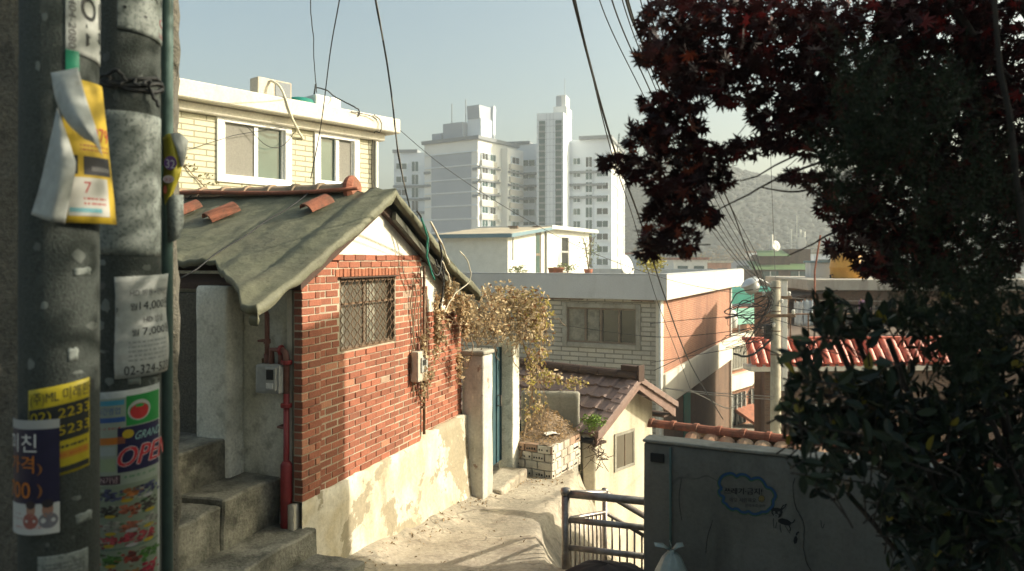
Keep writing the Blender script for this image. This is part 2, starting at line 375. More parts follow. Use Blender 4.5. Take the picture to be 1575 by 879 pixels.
def make_ground():
    xs = lines(-2.2, 3.4, .07, 2500); ys = [y for y in lines(4.6, 13.2, .07, 4000) if y > -120]
    mb = MB(); mb.grid([[(x, y, gz(x, y)) for x in xs] for y in ys])
    o = mb.build('ground', M['asphalt'], smooth=True, recalc=False)
    o.data.materials.append(M['lane'])
    for p in o.data.polygons:
        c = p.center
        if -2.6 < c.x < 3.4 and 0 < c.y < 12.6: p.material_index = 1
    o['kind'] = 'structure'
make_ground()
def make_hill():
    def hz(x, y):
        a = 58 * math.exp(-((x - 190) / 125) ** 2 - ((y - 350) / 75) ** 2) + 42 * math.exp(-((x - 62) / 50) ** 2 - ((y - 330) / 60) ** 2)
        return -17 + a + 6 * noise.noise(Vector((x * .02, y * .02, 1))) * min(1, a / 20)
    xs = [-100 + i * 8 for i in range(66)]; ys = [205 + i * 8 for i in range(34)]
    mb = MB(); mb.grid([[(x, y, hz(x, y)) for x in xs] for y in ys])
    o = mb.build('hill', M['hill'], smooth=True, recalc=False); o['kind'] = 'structure'
    # the wood on it: far off, one mass
    mb = MB(); r = random.Random(5)
    base = bmesh.new(); bmesh.ops.create_icosphere(base, subdivisions=1, radius=1)
    bv = [v.co.copy() for v in base.verts]; bf = [[v.index for v in f.verts] for f in base.faces]; base.free()
    for i in range(15000):
        x = r.uniform(-40, 330); y = r.uniform(230, 370); z = hz(x, y)
        if z < -12: continue
        s = r.uniform(.8, 1.9); h = s * r.uniform(1.0, 1.9)
        k = r.random()
        col = (.026, .034, .030) if k < .5 else ((.018, .028, .026) if k < .9 else (.040, .036, .028))
        q = r.uniform(.7, 1.25); col = tuple(c * q for c in col)
        mb.add([Vector((x + v.x * s * r.uniform(.75, 1.2), y + v.y * s, z + h * .4 + v.z * h * .42)) for v in bv], bf, col)
    o = mb.build('wooded_hillside', M['forest'], recalc=False, smooth=True); o['kind'] = 'stuff'
make_hill()

# ================================================================ BRICK HOUSE
HA = math.atan2(.942, .336)
HB = thing('brick_house', 'small red brick house with an olive tarpaulin over its roof', 'house', (-1.82, 6.4, 0), HA)
HM = WM[HB]
def roofz(x):                                       # top of the roof
    return .72 - (1.15 / 2.14) * (1.4 - x) if x < 1.4 else .72 - (1.17 / 2.25) * (x - 1.4)
WX0, WX1, WZ0, WZ1 = .63, 1.70, -.87, -.17          # window opening
def bricks():
    mb = MB(); r = random.Random(3)
    def yoff(x): return -.028 if x < .27 else (.055 if x > 2.33 else 0)
    z = -2.075; row = 0
    while z < .05:
        z1 = z + .057
        x = -.1 + (.1 if row % 2 else 0) - .1
        cuts = []
        while x < 3.62:
            a, b = max(x, 0), min(x + .19, 3.6)
            segs = [(a, b)]
            for edge in (.27, 2.33):
                segs = [t for s in segs for t in (((s[0], edge - .004), (edge + .004, s[1])) if s[0] < edge - .02 and s[1] > edge + .02 else (s,))]
            if z1 > WZ0 - .01 and z < WZ1 + .08:
                ns = []
                for s in segs:
                    lo, hi = WX0 - .01, WX1 + .01
                    if z > WZ1 - .03: lo, hi = WX0 - .09, WX1 + .07
                    if s[1] <= lo or s[0] >= hi: ns.append(s)
                    else:
                        if s[0] < lo - .02: ns.append((s[0], lo))
                        if s[1] > hi + .02: ns.append((hi, s[1]))
                segs = ns
            for s in segs:
                if s[1] - s[0] < .03: continue
                if z1 > min(roofz(s[0]), roofz(s[1])) - .06: continue
                if s[0] > 2.55 and z1 > -.36 - (s[0] - 2.55) * .22 + r.uniform(-.02, .02): continue     # plaster above the right part
                k = r.random(); c = Vector((.285, .103, .062)) * r.uniform(.76, 1.2)
                if k < .06: c = Vector((.22, .085, .052))
                elif k < .14: c = Vector((.40, .18, .11))
                elif k < .15: c = Vector((.36, .25, .18))
                y0 = yoff((s[0] + s[1]) / 2) + r.uniform(-.004, .004)
                dz = r.uniform(-.002, .002)
                mb.box(s[0] + r.uniform(0, .003), s[1] - r.uniform(0, .003), y0, y0 + .085, z + dz, z1 + dz, tuple(c))
            x += .2
        z += .0667; row += 1
    x = WX0 - .075                                   # bricks on edge over the window
    while x < WX1 + .06:
        c = Vector((.31, .118, .065)) * r.uniform(.8, 1.2)
        mb.box(x, x + .056, r.uniform(-.006, .002), .08, WZ1 + .008, WZ1 + .086 + r.uniform(-.006, .004), tuple(c)); x += .0665
    return mb
bw = bricks().build('brick_wall', M['brick'], HB, bevel=.004)
mb = MB()
mb.box(.004, .28, -.02, .06, -2.08, -.16)
mb.box(.28, WX0, .0045, .1, -2.08, -.03); mb.box(WX1, 2.33, .0045, .1, -2.08, .0); mb.box(2.33, 2.6, .063, .1, -2.08, -.2)
mb.box(2.6, 3.6, .063, .1, -2.08, -.47)
mb.box(WX0, WX1, .009, .1, -2.08, WZ0); mb.box(WX0, WX1, .009, .1, WZ1, .0)
mb.build('mortar_bed', M['mortar'], bw)
mb = MB()
mb.extr([(.02, .03, .0), (2.72, .03, .0), (2.4, .03, roofz(2.4) - .16), (1.4, .03, .56), (.35, .03, roofz(.35) - .16)], (0, .1, 0))
mb.box(2.58, 3.6, .05, .101, -.62, -.30); mb.box(2.45, 3.3, .052, .099, -.31, -.13); mb.box(2.2, 2.6, .035, .1, -.2, -.03)
mb.build('gable_plaster', M['white_plaster'], HB)
mb = MB()                                            # rendered base with a ragged upper lip
n = 60; top = []; 
for i in range(n + 1):
    x = 3.6 * i / n
    top.append((x, -2.075 + .03 * noise.noise(Vector((x * 5, 2, 0))) + (.05 if x > 2.33 else 0)))
rows = []
for j in range(15):
    t = j / 14
    rows.append([(x, -.028 - .03 * (1 - t) - .10 * (1 - t) ** 3 + (.02 * noise.noise(Vector((x * 4, t * 4, 7)))), z * t + (-3.45) * (1 - t)) for x, z in top])
rows.append([(x, .08, z + .004) for x, z in top])
mb.grid(rows)
mb.box(-.06, .02, .015, .075, -2.7, -2.09)
mb.build('rendered_base', M['base'], HB, smooth=True, recalc=True)
mb = MB(); mb.box(.11, .25, .1, 6.2, -3.4, -.10); mb.box(3.42, 3.55, .12, 6.2, -3.3, -.45); mb.box(.25, 3.42, 6.05, 6.2, -3.3, .3)
mb.build('side_wall', M['whitewash'], HB, rough=None)
mb = MB(); mb.box(.035, .105, .10, .15, -2.55, -.1); mb.build('wall_batten', M['cream'], HB)
# window
wn = MB()
for a in (WX0, WX1 - .035): wn.box(a, a + .035, .045, .095, WZ0 + .0, WZ1)
wn.box(WX0 + .035, WX1 - .035, .046, .094, WZ1 - .035, WZ1); wn.box(WX0 + .035, WX1 - .035, .046, .094, WZ0, WZ0 + .035); wn.box((WX0 + WX1) / 2 - .012, (WX0 + WX1) / 2 + .012, .062, .09, WZ0 + .035, WZ1 - .035)
win = wn.build('window', M['bronze'], HB)
mb = MB(); mb.box(WX0 + .03, WX1 - .03, .075, .082, WZ0 + .03, WZ1 - .03); mb.build('pane', M['glass_brown'], win)
mb = MB(); mb.grid([[(WX0 + .6 + .16 * k / 8, .068 + .003 * math.sin(k * 2), z) for k in range(9)] for z in (WZ0 + .04, WZ1 - .04)]); mb.grid([[(WX0 + .06 + .10 * k / 8, .068 + .003 * math.sin(k * 2), z) for k in range(9)] for z in (WZ0 + .04, WZ1 - .04)]); mb.build_each('curtain', M['curtain'], win, recalc=False)
mb = MB(); mb.box(WX0 - .03, WX1 + .02, -.035, .04, WZ1 - .004, WZ1 + .008); mb.build('lintel_strip', M['darkwood'], win)
mb = MB()                                            # expanded lattice grille
gw = WX1 - WX0; nb = 17
for k in range(nb):
    xa = WX0 + .03 + (gw - .06) * k / (nb - 1); pts = []
    for j in range(15):
        pts.append((xa + (.022 if (j + k) % 2 else -.022), .004, WZ0 + .02 + (WZ1 - WZ0 - .04) * j / 14))
    mb.tube(pts, .0058, 5)
for zz in (WZ0 + .015, (WZ0 + WZ1) / 2 + .1, WZ1 - .03): mb.box(WX0 + .005, WX1 - .005, .012, .019, zz - .009, zz + .009)
for xx in (WX0 + .006, WX1 - .018): mb.box(xx, xx + .012, .006, .018, WZ0 + .024, WZ1 - .039)
mb.build('grille', M['rust'], win)

# roof tarpaulin, draped and curled under at eaves and verge
def drape(side):
    x_e = -.74 if side < 0 else 3.67; z_e = -.34 if side < 0 else -.42
    ns, nt = 46, 90; y0, y1 = -.16, 6.3
    rows = []
    for i in range(ns + 7):
        s0 = min(i / ns, 1.0); cur = max(0, i - ns) / 7
        row = []
        for j in range(nt + 8):
            t = max(0, j - 8) / nt; cv = max(0, 8 - j) / 8
            y = y0 + (y1 - y0) * t
            s = s0
            if side < 0: s = s0 * (1 - .33 * max(0, min(1, (y + .02) / .85)) + .02 * noise.noise(Vector((y * 2.1, 6, 1))))   # the sheet is hitched up behind the wall stub
            x = 1.4 + (x_e - 1.4) * s; z = .72 + (z_e - .72) * s - .03 * math.sin(math.pi * s)
            if cur > 0:
                a = cur * math.pi * 1.05; rr = .024 + .012 * noise.noise(Vector((y * 3, 2, side)))
                x += (1 if side > 0 else -1) * rr * math.sin(a); z -= rr * (1 - math.cos(a)) * 1.3
                if cur > .9: x += (-.16 if side > 0 else .05)
            zz = z; xx = x
            seam = 0
            for ys, am in ((.55, .016), (.95, .014), (1.35, .018), (1.75, .012), (2.15, .018), (2.6, .014), (3.0, .02), (3.7, .018)):
                q = (y - ys - .12 * math.sin(s * 3 + ys)) / .035
                seam += am * math.exp(-q * q) * (1.2 if q > 0 else .7)
            w = noise.noise(Vector((x * 1.6, y * .9, side * 3))) * .022 + noise.noise(Vector((x * 2.0 + y * 3, y * 6.5, 9 + side))) * .009 + noise.noise(Vector((x * 9, y * 9, 4))) * .006
            w += .012 * (1 - abs(noise.noise(Vector((x * 2.3 + y * 1.5, y * 4.4 - x, 21))))) ** 6 + .008 * (1 - abs(noise.noise(Vector((x * 5, y * 3.1 + x * 2, 27))))) ** 8
            zz += w + seam
            edge = sm((s0 - .72) / .28)
            zz += edge * (noise.noise(Vector((y * 3.4, 1.5, side))) * .05 + .025 * (1 - abs(noise.noise(Vector((y * 7, 8, side))))) ** 5)
            zz += .03 * math.exp(-((y - .10) / .05) ** 2) - .028 * math.exp(-((y - .22) / .05) ** 2)
            if cv > 0:
                a = cv * math.pi * .95; rr = .05
                y -= rr * .5 * math.sin(a) + .012 * noise.noise(Vector((s * 14, cv * 3, side))); zz -= rr * (1 - math.cos(a)) + .035 * cv * noise.noise(Vector((s * 9, 3, side)))
                if j == 0: y += .06; zz += .01
            row.append((xx, y, zz))
        rows.append(row)
    m = MB(); m.grid(rows); return m
roof = drape(-1).build('roof', M['tarp'], HB, smooth=True)
roof2 = drape(1).build('roof', M['tarp'], HB, smooth=True)
mb = MB()
for sgn, xe, ze in ((-1, -.02, -.20), (1, 3.6, -.52)):
    mb.extr([(1.4, -.03, .60), (xe, -.03, ze), (xe, -.03, ze - .06), (1.4, -.03, .50)], (0, 6.2, 0))
mb.build('soffit_board', M['darkwood'], HB)
mb = MB()
for sgn, xe, ze in ((1, 3.62, -.60),):              # second, lower lath under the right verge
    mb.extr([(1.55, -.09, .50), (xe, -.09, ze), (xe, -.09, ze - .07), (1.55, -.09, .42)], (0, .05, 0))
mb.build('verge_board', M['tarp_dark'], HB)
mb = MB()                                            # ridge tiles
y = .38
k = 0
while y < 6.2:
    L = .31
    pts = []
    for a in range(9):
        w = math.pi * a / 8; pts.append((1.4 + .115 * math.cos(w), 0, .70 + .115 * math.sin(w) * .9))
    mb.extr([(p[0], y, p[2]) for p in pts], (0, L, 0))
    pts = [(1.4 + .135 * math.cos(math.pi * a / 8), y - .0, .70 + .135 * math.sin(math.pi * a / 8) * .9) for a in range(9)]
    mb.extr(pts, (0, .055, 0)); y += L + .002; k += 1
rt = mb.build('ridge_tiles', M['ridge'], roof, bevel=.006)
mb = MB(); mb.lathe([(.0, 0), (.13, .0), (.14, .02), (.14, .05), (.1, .09)], n=20, M=Matrix.Rotation(rad(90), 3, 'X'), c=(1.4, .38, .745)); mb.build('ridge_end', M['terracotta'], roof)
mb = MB(); mb.tube([(1.27, .2 + i * .5, .735 - .025 * math.sin(i)) for i in range(12)], .022, 7); mb.build('ridge_pipe', M['terracotta'], roof, smooth=True)
mb = MB()
for y0_, k in ((.75, .25), (2.35, -.2), (3.6, .2)):
    mb.tube([(1.4 - 2.0 * (i / 24), y0_ + k * i / 24 + .02 * math.sin(i * .9), roofz(1.4 - 2.0 * (i / 24)) + .055 + .012 * noise.noise(Vector((i * .5, y0_, 0)))) for i in range(25 if y0_ < .5 else 22)], .007, 5)
mb.build_each('rope_and_wire_shadow', M['wire'], HB, smooth=True)  # strands for the ropes and for overhead wires' shadows on the tarpaulin
# things lying on the tarpaulin
def loose_tile(px, py, label, rot, size=1):
    # slope plane: z = roofz(x) on the left side
    I = HM.inverted(); o = I @ Vector((0, 0, 0)); d = I.to_3x3() @ P(px, py, 1)
    best = None
    for k in range(4000):
        p = o + d * (4 + k * .0015)
        if p.z < roofz(p.x) - .01: best = p; break
    t = thing('loose_roof_tile', label, 'roof tile', HM @ (best + Vector((0, 0, .045))), HA + rot, 'tiles holding the tarpaulin down')
    q = MB(); nseg = 8; w = .11 * size; th = .018
    up = [(w * math.cos(math.pi * a / nseg), .07 * size * math.sin(math.pi * a / nseg)) for a in range(nseg + 1)]
    lo = [((w - th) * math.cos(math.pi * a / nseg), (.07 * size - th) * math.sin(math.pi * a / nseg)) for a in range(nseg, -1, -1)]
    sl = math.atan2(1.15, 2.14)
    Mx = Matrix.Rotation(-sl, 3, 'Y') @ Matrix.Rotation(rad(62), 3, 'Z')
    prof2 = [Mx @ Vector((a, -.14 * size, b)) for a, b in up + lo]
    q.extr(prof2, Mx @ Vector((0, .28 * size, 0)))
    q.build('tile', M['terracotta'], t, bevel=.004)
    b = MB(); b.box(-.05, .06, -.07, .07, -.06, .0, M=Mx.to_4x4()); b.build('mortar_lump', M['tarp_dark'], t, bevel=.01)
loose_tile(341, 337, 'large curved terracotta tile in the middle of the tarpaulin roof', 0, 1.15)
loose_tile(488, 323, 'curved terracotta tile on the tarpaulin under the ridge end, nearest the gable', .1, 1.0)
loose_tile(287, 330, 'curved terracotta tile at the left end of the tarpaulin roof, half hidden by the rough wall', 0, 1.0)

# cables bundled under the right verge
t = thing('cable_bundle', 'tangle of green, black and pale cables hanging under the right roof verge', 'cable', HM @ Vector((2.2, -.15, -.1)), 0)
def lw(x, y, z): return HM @ Vector((x, y, z))
def wavy(pts, n=20, amp=.01, seed=0):
    """smooth curve through points (Catmull-Rom) with a little wander"""
    pts = [Vector(p) for p in pts]; out = []
    q = [pts[0] * 2 - pts[1]] + pts + [pts[-1] * 2 - pts[-2]]
    for i in range(1, len(q) - 2):
        for k in range(n):
            u = k / n; a, b, c, d = q[i - 1], q[i], q[i + 1], q[i + 2]
            out.append(.5 * ((2 * b) + (c - a) * u + (2 * a - 5 * b + 4 * c - d) * u * u + (3 * b - a - 3 * c + d) * u ** 3) + noise.noise_vector(Vector((i * 3.1 + u * 3, seed, 0))) * amp)
    out.append(pts[-1]); return out
mb = MB(); mb.tube(wavy([lw(1.75, -.23, .52), lw(1.95, -.26, .3), lw(2.0, -.25, .0), lw(2.2, -.25, -.18), lw(2.35, -.24, -.02), lw(2.3, -.24, .22)], amp=.012), .011, 6); mb.build('black_cable', M['wire'], t, world=True, smooth=True)
mb = MB(); mb.tube(wavy([lw(1.8, -.26, .45), lw(1.9, -.28, .25), lw(1.92, -.27, .02), lw(2.1, -.27, -.22)], seed=4, amp=.01), .012, 6); mb.build('green_cable', M['wire_green'], t, world=True, smooth=True)
mb = MB(); mb.tube(wavy([lw(2.0, -.27, .42), lw(2.3, -.27, .17), lw(2.52, -.26, -.05)], seed=7), .012, 6); mb.tube(wavy([lw(2.75, -.29, .1), lw(2.95, -.31, -.02), lw(3.02, -.31, -.25), lw(2.8, -.2, -.42), lw(2.6, -.16, -.62)], seed=9, amp=.008), .007, 6)
mb.tube(wavy([lw(2.35, -.24, .0), lw(2.6, -.22, -.2), lw(2.7, -.18, -.32)], seed=2), .009, 6); mb.build('pale_cable', M['cloudy_hose'], t, world=True, smooth=True)
mb = MB(); mb.tube(wavy([lw(2.2, -.22, -.05), lw(2.35, -.23, -.12), lw(2.45, -.22, -.3), lw(2.4, -.2, -.15), lw(2.2, -.24, .0)], seed=12, amp=.02), .01, 6); mb.tube(wavy([lw(2.55, -.16, .0), lw(2.6, -.15, -.3), lw(2.58, -.1, -.62)], seed=3), .014, 6); mb.build('grey_cable', M['wire'], t, world=True, smooth=True)

# vertical conduit and meter box on the brick wall
t = thing('wall_conduit', 'thin dark rusty pipe running down the red brick gable beside the meter box', 'pipe', HM @ Vector((2.33, -.03, -2.0)), HA)
mb = MB(); mb.tube([(0, 0, 0), (0, 0, 1.93)], .017, 8); mb.build('pipe', M['rust'], t, smooth=True)
mb = MB(); [mb.box(-.03, .03, -.008, .03, z, z + .02) for z in (.3, 1.0, 1.6)]; mb.build_each('clip', M['rust'], t)
t = thing('electric_meter_box', 'cream electric meter box on the sunlit brick wall among dry vine stems', 'meter box', HM @ Vector((2.14, 0, -1.36)), HA)
mb = MB(); mb.box(-.115, .115, -.11, -.008, .0, .34); mb.build('box', M['cream_plastic'], t, bevel=.02, seg=2)
mb = MB(); mb.box(-.06, .09, -.128, -.112, .10, .27); mb.build('cover', M['greyplastic'], t, bevel=.006)
mb = MB(); mb.box(-.04, .04, -.134, -.13, .18, .24); mb.build('dial', M['glass_dark'], t)
mb = MB(); mb.tube([(.0, -.05, .34), (.0, -.05, .42)], .02, 8); mb.tube([(.0, -.05, 0), (.0, -.05, -.08)], .02, 8); mb.build_each('gland', M['oldpipe'], t)

# gas meter, pipes on the whitewashed side wall
GW = .11
t = thing('gas_meter', 'grey gas meter with a small black window on the whitewashed wall', 'gas meter', HM @ Vector((GW, .27, -1.17)), HA)
mb = MB(); mb.box(-.20, -.04, -.13, .12, .02, .27); mb.build('body', M['greyplastic'], t, bevel=.022, seg=2)
mb = MB(); mb.box(-.225, -.199, -.11, .0, .05, .25); mb.build('counter_housing', M['greyplastic'], t, bevel=.008)
mb = MB(); mb.box(-.232, -.224, -.088, -.022, .15, .235); mb.build('display', M['black'], t)
mb = MB(); mb.box(-.231, -.2245, -.09, -.02, .075, .12); mb.build('plate', M['white_paint'], t)
mb = MB(); mb.tube([(-.10, .07, .26), (-.10, .07, .35)], .026, 10); mb.tube([(-.10, -.075, .26), (-.10, -.075, .40)], .026, 10); mb.build_each('coupling', M['oldpipe'], t, smooth=True)
mb = MB(); mb.box(-.05, .0, -.1, .16, .0, .05); mb.box(-.05, .0, .1, .17, .05, .3); mb.build('bracket', M['rust'], t, bevel=.005)
t = thing('gas_pipe', 'red gas riser with a thick lower sleeve beside the brick corner', 'pipe', HM @ Vector((GW - .12, .125, -2.7)), HA)
mb = MB(); mb.tube([(0, 0, .2), (0, 0, 1.55)], .026, 12); mb.build('riser', M['redpaint'], t, smooth=True)
mb = MB(); mb.tube([(0, 0, .0), (0, 0, .94), (0, 0, .97)], [.05, .05, .03], 14); mb.build('sleeve', M['redpaint'], t, smooth=True)
mb = MB(); mb.tube([(0, 0, 1.55), (0, 0, 1.86), (0, .01, 1.9), (0.01, .04, 1.92), (.01, .16, 1.92), (.01, .16, 1.75)], .027, 10); mb.build('elbow', M['oldpipe'], t, smooth=True)
mb = MB()
for z in (1.43, 1.80): mb.tube([(0, 0, z), (0, 0, z + .035)], .05, 12)
for z in (1.88,): mb.tube([(.01, .05, z + .04), (.01, .075, z + .04)], .045, 12)
mb.build_each('flange', M['redpaint'], t, bevel=.004)
mb = MB()
for z in (1.25, 1.66): mb.tube([(0, 0, z), (.02, .10, z), (.12, .105, z)], .012, 6)
mb.build_each('clip', M['oldpipe'], t)
t = thing('gas_branch_pipe', 'short red pipe dropping from the eaves into the grey gas meter', 'pipe', HM @ Vector((GW - .10, .34, -.9)), HA)
mb = MB(); mb.tube([(0, 0, 0), (0, 0, .42), (0, .012, .45), (0, .05, .465), (0, .12, .465)], .021, 10); mb.build('pipe', M['oldpipe'], t, smooth=True)
mb = MB(); mb.tube([(.1, .09, .19), (.0, .09, .19), (0, 0, .19)], .011, 6); mb.tube([(0, 0, .17), (0, 0, .21)], .03, 10); mb.build_each('clip', M['oldpipe'], t)

# garden wall stub in front of the house side
t = thing('whitewashed_wall_stub', 'pale whitewashed pier standing on the top step under the hitched tarpaulin eave', 'wall', HM @ Vector((0, .8, -2.2)), HA)
mb = MB(); mb.box(-.10, .108, -.145, .225, -1.0, 1.97); mb.build('wall', M['whitewash'], t, bevel=.02, rough=(4, .008, 5), smooth=True)
mb = MB(); mb.box(-.02, .108, .235, .75, -1.0, 1.90); mb.build('recess_shade_panel', M['stucco'], t, bevel=.01)  # dark panel standing in for the shaded opening beside the pier

# steps
t = thing('concrete_steps', 'worn dark concrete steps climbing left beside the brick house', 'steps', HM @ Vector((-.3, .3, -2.9)), HA)
for k, (ya, yb, zt, xa, xb) in enumerate(((.70, 2.2, -1.57, -1.7, .10), (.27, .95, -1.905, -.62, .10), (-.147, .5, -2.30, -1.9, .06), (-.62, .1, -2.50, -2.2, .03), )):
    mb = MB(); mb.box(xa + .3, xb + .3, ya - .3, yb - .3, -.7, zt + 2.9)
    mb.build('step', M['step'], t, bevel=.014, rough=(5, .019, 3.2), smooth=False)
mb = MB(); mb.box(-1.5 + .3, -.635 + .3, .27 - .3, .95 - .3, -.7, -1.95 + 2.9); mb.build('step', M['step'], t, bevel=.014, rough=(5, .019, 3.2), smooth=False)

# ================================================================ NEAR LEFT: rough wall, poles, bills
t = thing('rough_stucco_wall', 'dark rough stucco wall filling the left edge behind the two poles', 'wall', (-3, 4.2, -2.4))
mb = MB(); 
poly = [(-1.875, 4.2), (-2.28, 5.05), (-4.6, 5.05), (-4.6, 3.9), (-1.92, 4.13)]
mb.prism([(x + 3, y - 4.2) for x, y in poly], -.6, 5.5)
mb.build('wall', M['stucco'], t, bevel=.02, rough=(6, .028, 5), smooth=True)
POLES = {}
def pole(name, px, Y, label, R=.131, cat='utility pole'):
    X = (px - CX) * Y / F
    t = thing(name, label, cat, (X, Y, -2.6), 0, 'concrete poles covered in paper bills')
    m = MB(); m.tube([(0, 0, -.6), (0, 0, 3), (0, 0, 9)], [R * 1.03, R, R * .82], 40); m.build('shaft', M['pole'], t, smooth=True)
    v = Vector((X, Y, 0)).normalized(); POLES[name] = (t, Vector((X, Y, 0)), v, Vector((v.y, -v.x, 0)), R)
    return t
p1 = pole('utility_pole', 92, 2.8, 'nearest concrete pole at the left, with a yellow sticker and a curling torn flyer')
p2 = pole('telephone_pole', 197, 3.28, 'second concrete pole at the left, with a large blank grey sticker and supermarket flyer')
mb = MB()
for k in range(3):
    pts = []
    for a in range(33):
        w = 2 * math.pi * a / 32; pts.append((.136 * math.cos(w), .136 * math.sin(w), 2.6 + .74 + k * .012 + .02 * math.sin(w * 2 + k) + .012 * noise.noise(Vector((a * .4, k, 0)))))
    mb.tube(pts, .009, 6, cap=False)
mb.tube(wavy([(-.02, -.143, 3.37), (.02, -.152, 3.34), (.06, -.142, 3.35), (.03, -.155, 3.39), (-.05, -.14, 3.36)], amp=.01), .008, 6)
mb.tube(wavy([(.08, -.115, 3.36), (.11, -.13, 3.34), (.14, -.10, 3.36), (.13, -.07, 3.33), (.16, -.05, 3.26)], amp=.01), .007, 6)
mb.build('wire_tie', M['wire'], p2, smooth=True)
mb = MB(); mb.box(-1.3, 1.3, -.05, .05, 7.6, 7.7); mb.build('crossarm', M['darkwood'], p1); 
t = thing('cable_conduit', 'slim green grey conduit running up behind the second pole', 'pipe', ((257 - CX) * 3.45 / F, 3.45, -2.7))
mb = MB(); mb.tube([(0, 0, 0), (0, 0, 8)], .026, 12); mb.build('pipe', M['conduit'], t, smooth=True)
mb = MB(); mb.tube([(0, 0, 2.7 + .30), (0, 0, 2.7 + .43)], .028, 12); mb.build('tape', M['greentape'], t, smooth=True)

def textmesh(s, res=3):
    cu = bpy.data.curves.new('t', 'FONT'); cu.body = s; cu.resolution_u = res
    o = bpy.data.objects.new('t', cu); COL.objects.link(o)
    dg = bpy.context.evaluated_depsgraph_get(); e = o.evaluated_get(dg); me = e.to_mesh()
    vs = [v.co.copy() for v in me.vertices]; fs = [list(p.vertices) for p in me.polygons]
    e.to_mesh_clear(); bpy.data.objects.remove(o); bpy.data.curves.remove(cu)
    x0 = min(v.x for v in vs); x1 = max(v.x for v in vs); y0 = min(v.y for v in vs); y1 = max(v.y for v in vs)
    return [((v.x - x0) / (x1 - x0), (v.y - y0) / (y1 - y0)) for v in vs], fs
class Bill:
    """a paper bill wrapped on a pole: u across 0..1, v up 0..1; corners given as pixel columns and rows of the photograph"""
    def __init__(s, pole, px0, px1, py0, py1, off=.003, skew=0, lift=None, cut=None):
        s.t, s.c, s.v, s.r, s.R = POLES[pole]
        hw = s.R * F * s.c.length / s.c.y ** 2; pc = CX + F * s.c.x / s.c.y
        f = lambda px: math.asin(max(-1, min(1, (px - pc) / hw)))
        s.a0, s.a1 = f(px0), f(px1); d = s.c.y - s.R * .8
        s.z1, s.z0 = -(py0 - HY) * d / F, -(py1 - HY) * d / F; s.off = off; s.skew = skew; s.lift = lift; s.layers = []
    def at(s, u, v, h=0):
        a = s.a0 + (s.a1 - s.a0) * u; z = s.z0 + (s.z1 - s.z0) * v + s.skew * (u - .5)
        rr = s.R + s.off + h + (s.lift(u, v) if s.lift else 0)
        return s.c + (s.r * math.sin(a) - s.v * math.cos(a)) * rr + Vector((0, 0, z))
    def paper(s, name, label, cat, m, group='paper bills on the poles', n=48, k=16, edge=0):
        t = thing(name, label, cat, s.at(.5, 0), 0, group); s.thing = t
        mb = MB(); rows = []
        for j in range(k + 1):
            rows.append([s.at(i / n + (edge * noise.noise(Vector((j * .9, i, 1))) if i in (0, n) else 0), j / k + (edge * noise.noise(Vector((i * .9, j, 5))) if j in (0, k) else 0)) for i in range(n + 1)])
        mb.grid(rows); mb.build('sheet', m, t, world=True, smooth=True, solid=.0008, recalc=False); s.ink = MB(); s.h = .0015
    def rect(s, u0, u1, v0, v1, col, h=None):
        h = h or s.h; n = max(2, int(abs(u1 - u0) * 70)); vs = []
        for v in (v0, v1): vs += [s.at(u0 + (u1 - u0) * i / n, v, h) for i in range(n + 1)]
        s.ink.add(vs, [(i, i + 1, n + 2 + i, n + 1 + i) for i in range(n)], tuple(x * INK for x in col))
    def blob(s, u, v, ru, rv, col, h=None, n=14):
        h = h or s.h + .0006
        s.ink.add([s.at(u, v, h)] + [s.at(u + ru * math.cos(2 * math.pi * k / n), v + rv * math.sin(2 * math.pi * k / n), h) for k in range(n)], [(0, 1 + k, 1 + (k + 1) % n) for k in range(n)], tuple(x * INK for x in col))
    def text(s, txt, u0, u1, v0, v1, col, h=None, slant=0, vert=False):
        vs, fs = textmesh(txt); h = h or s.h + .001
        if vert: vs = [(y, 1 - x) for x, y in vs]
        s.ink.add([s.at(u0 + (u1 - u0) * x + slant * y, v0 + (v1 - v0) * y, h) for x, y in vs], fs, tuple(x * INK for x in col))
    def lines(s, u0, u1, v0, v1, nl, col, seed=1):
        r = random.Random(seed)
        for i in range(nl):
            v = v1 - (v1 - v0) * (i + .5) / nl; u = u0
            while u < u1 - .01:
                w = r.uniform(.02, .07); e = min(u + w, u1); s.rect(u, e, v - (v1 - v0) / nl * .22, v + (v1 - v0) / nl * .22, col); u = e + r.uniform(.008, .03)
    def done(s): 
        o = s.ink.build('print', M['print'], s.thing, world=True, recalc=False)
        return s.thing
INK = .72
K = (.02, .024, .024); W_ = (.5, .53, .52); YL = (.46, .36, .01); RD = (.40, .03, .03); GR = (.02, .20, .05); OR = (.52, .17, .02); NV = (.018, .016, .06); BL = (.03, .10, .30)
b = Bill('utility_pole', 100, 154, -40, 82, skew=-.02); b.paper('paper_bill', 'pale bill with a large black letter turned sideways at the top of the nearest pole', 'bill', M['paper'])
b.text('일', .30, .93, .14, .80, K); b.text('010-404-2080', .06, .2, .05, .98, (.1, .1, .1), vert=True); b.done()
b = Bill('utility_pole', 100, 120, 76, 110, off=.005); b.paper('tape_strip', 'short strip of green tape under the topmost pale bill', 'tape', M['greentape'], group=None); b.done()
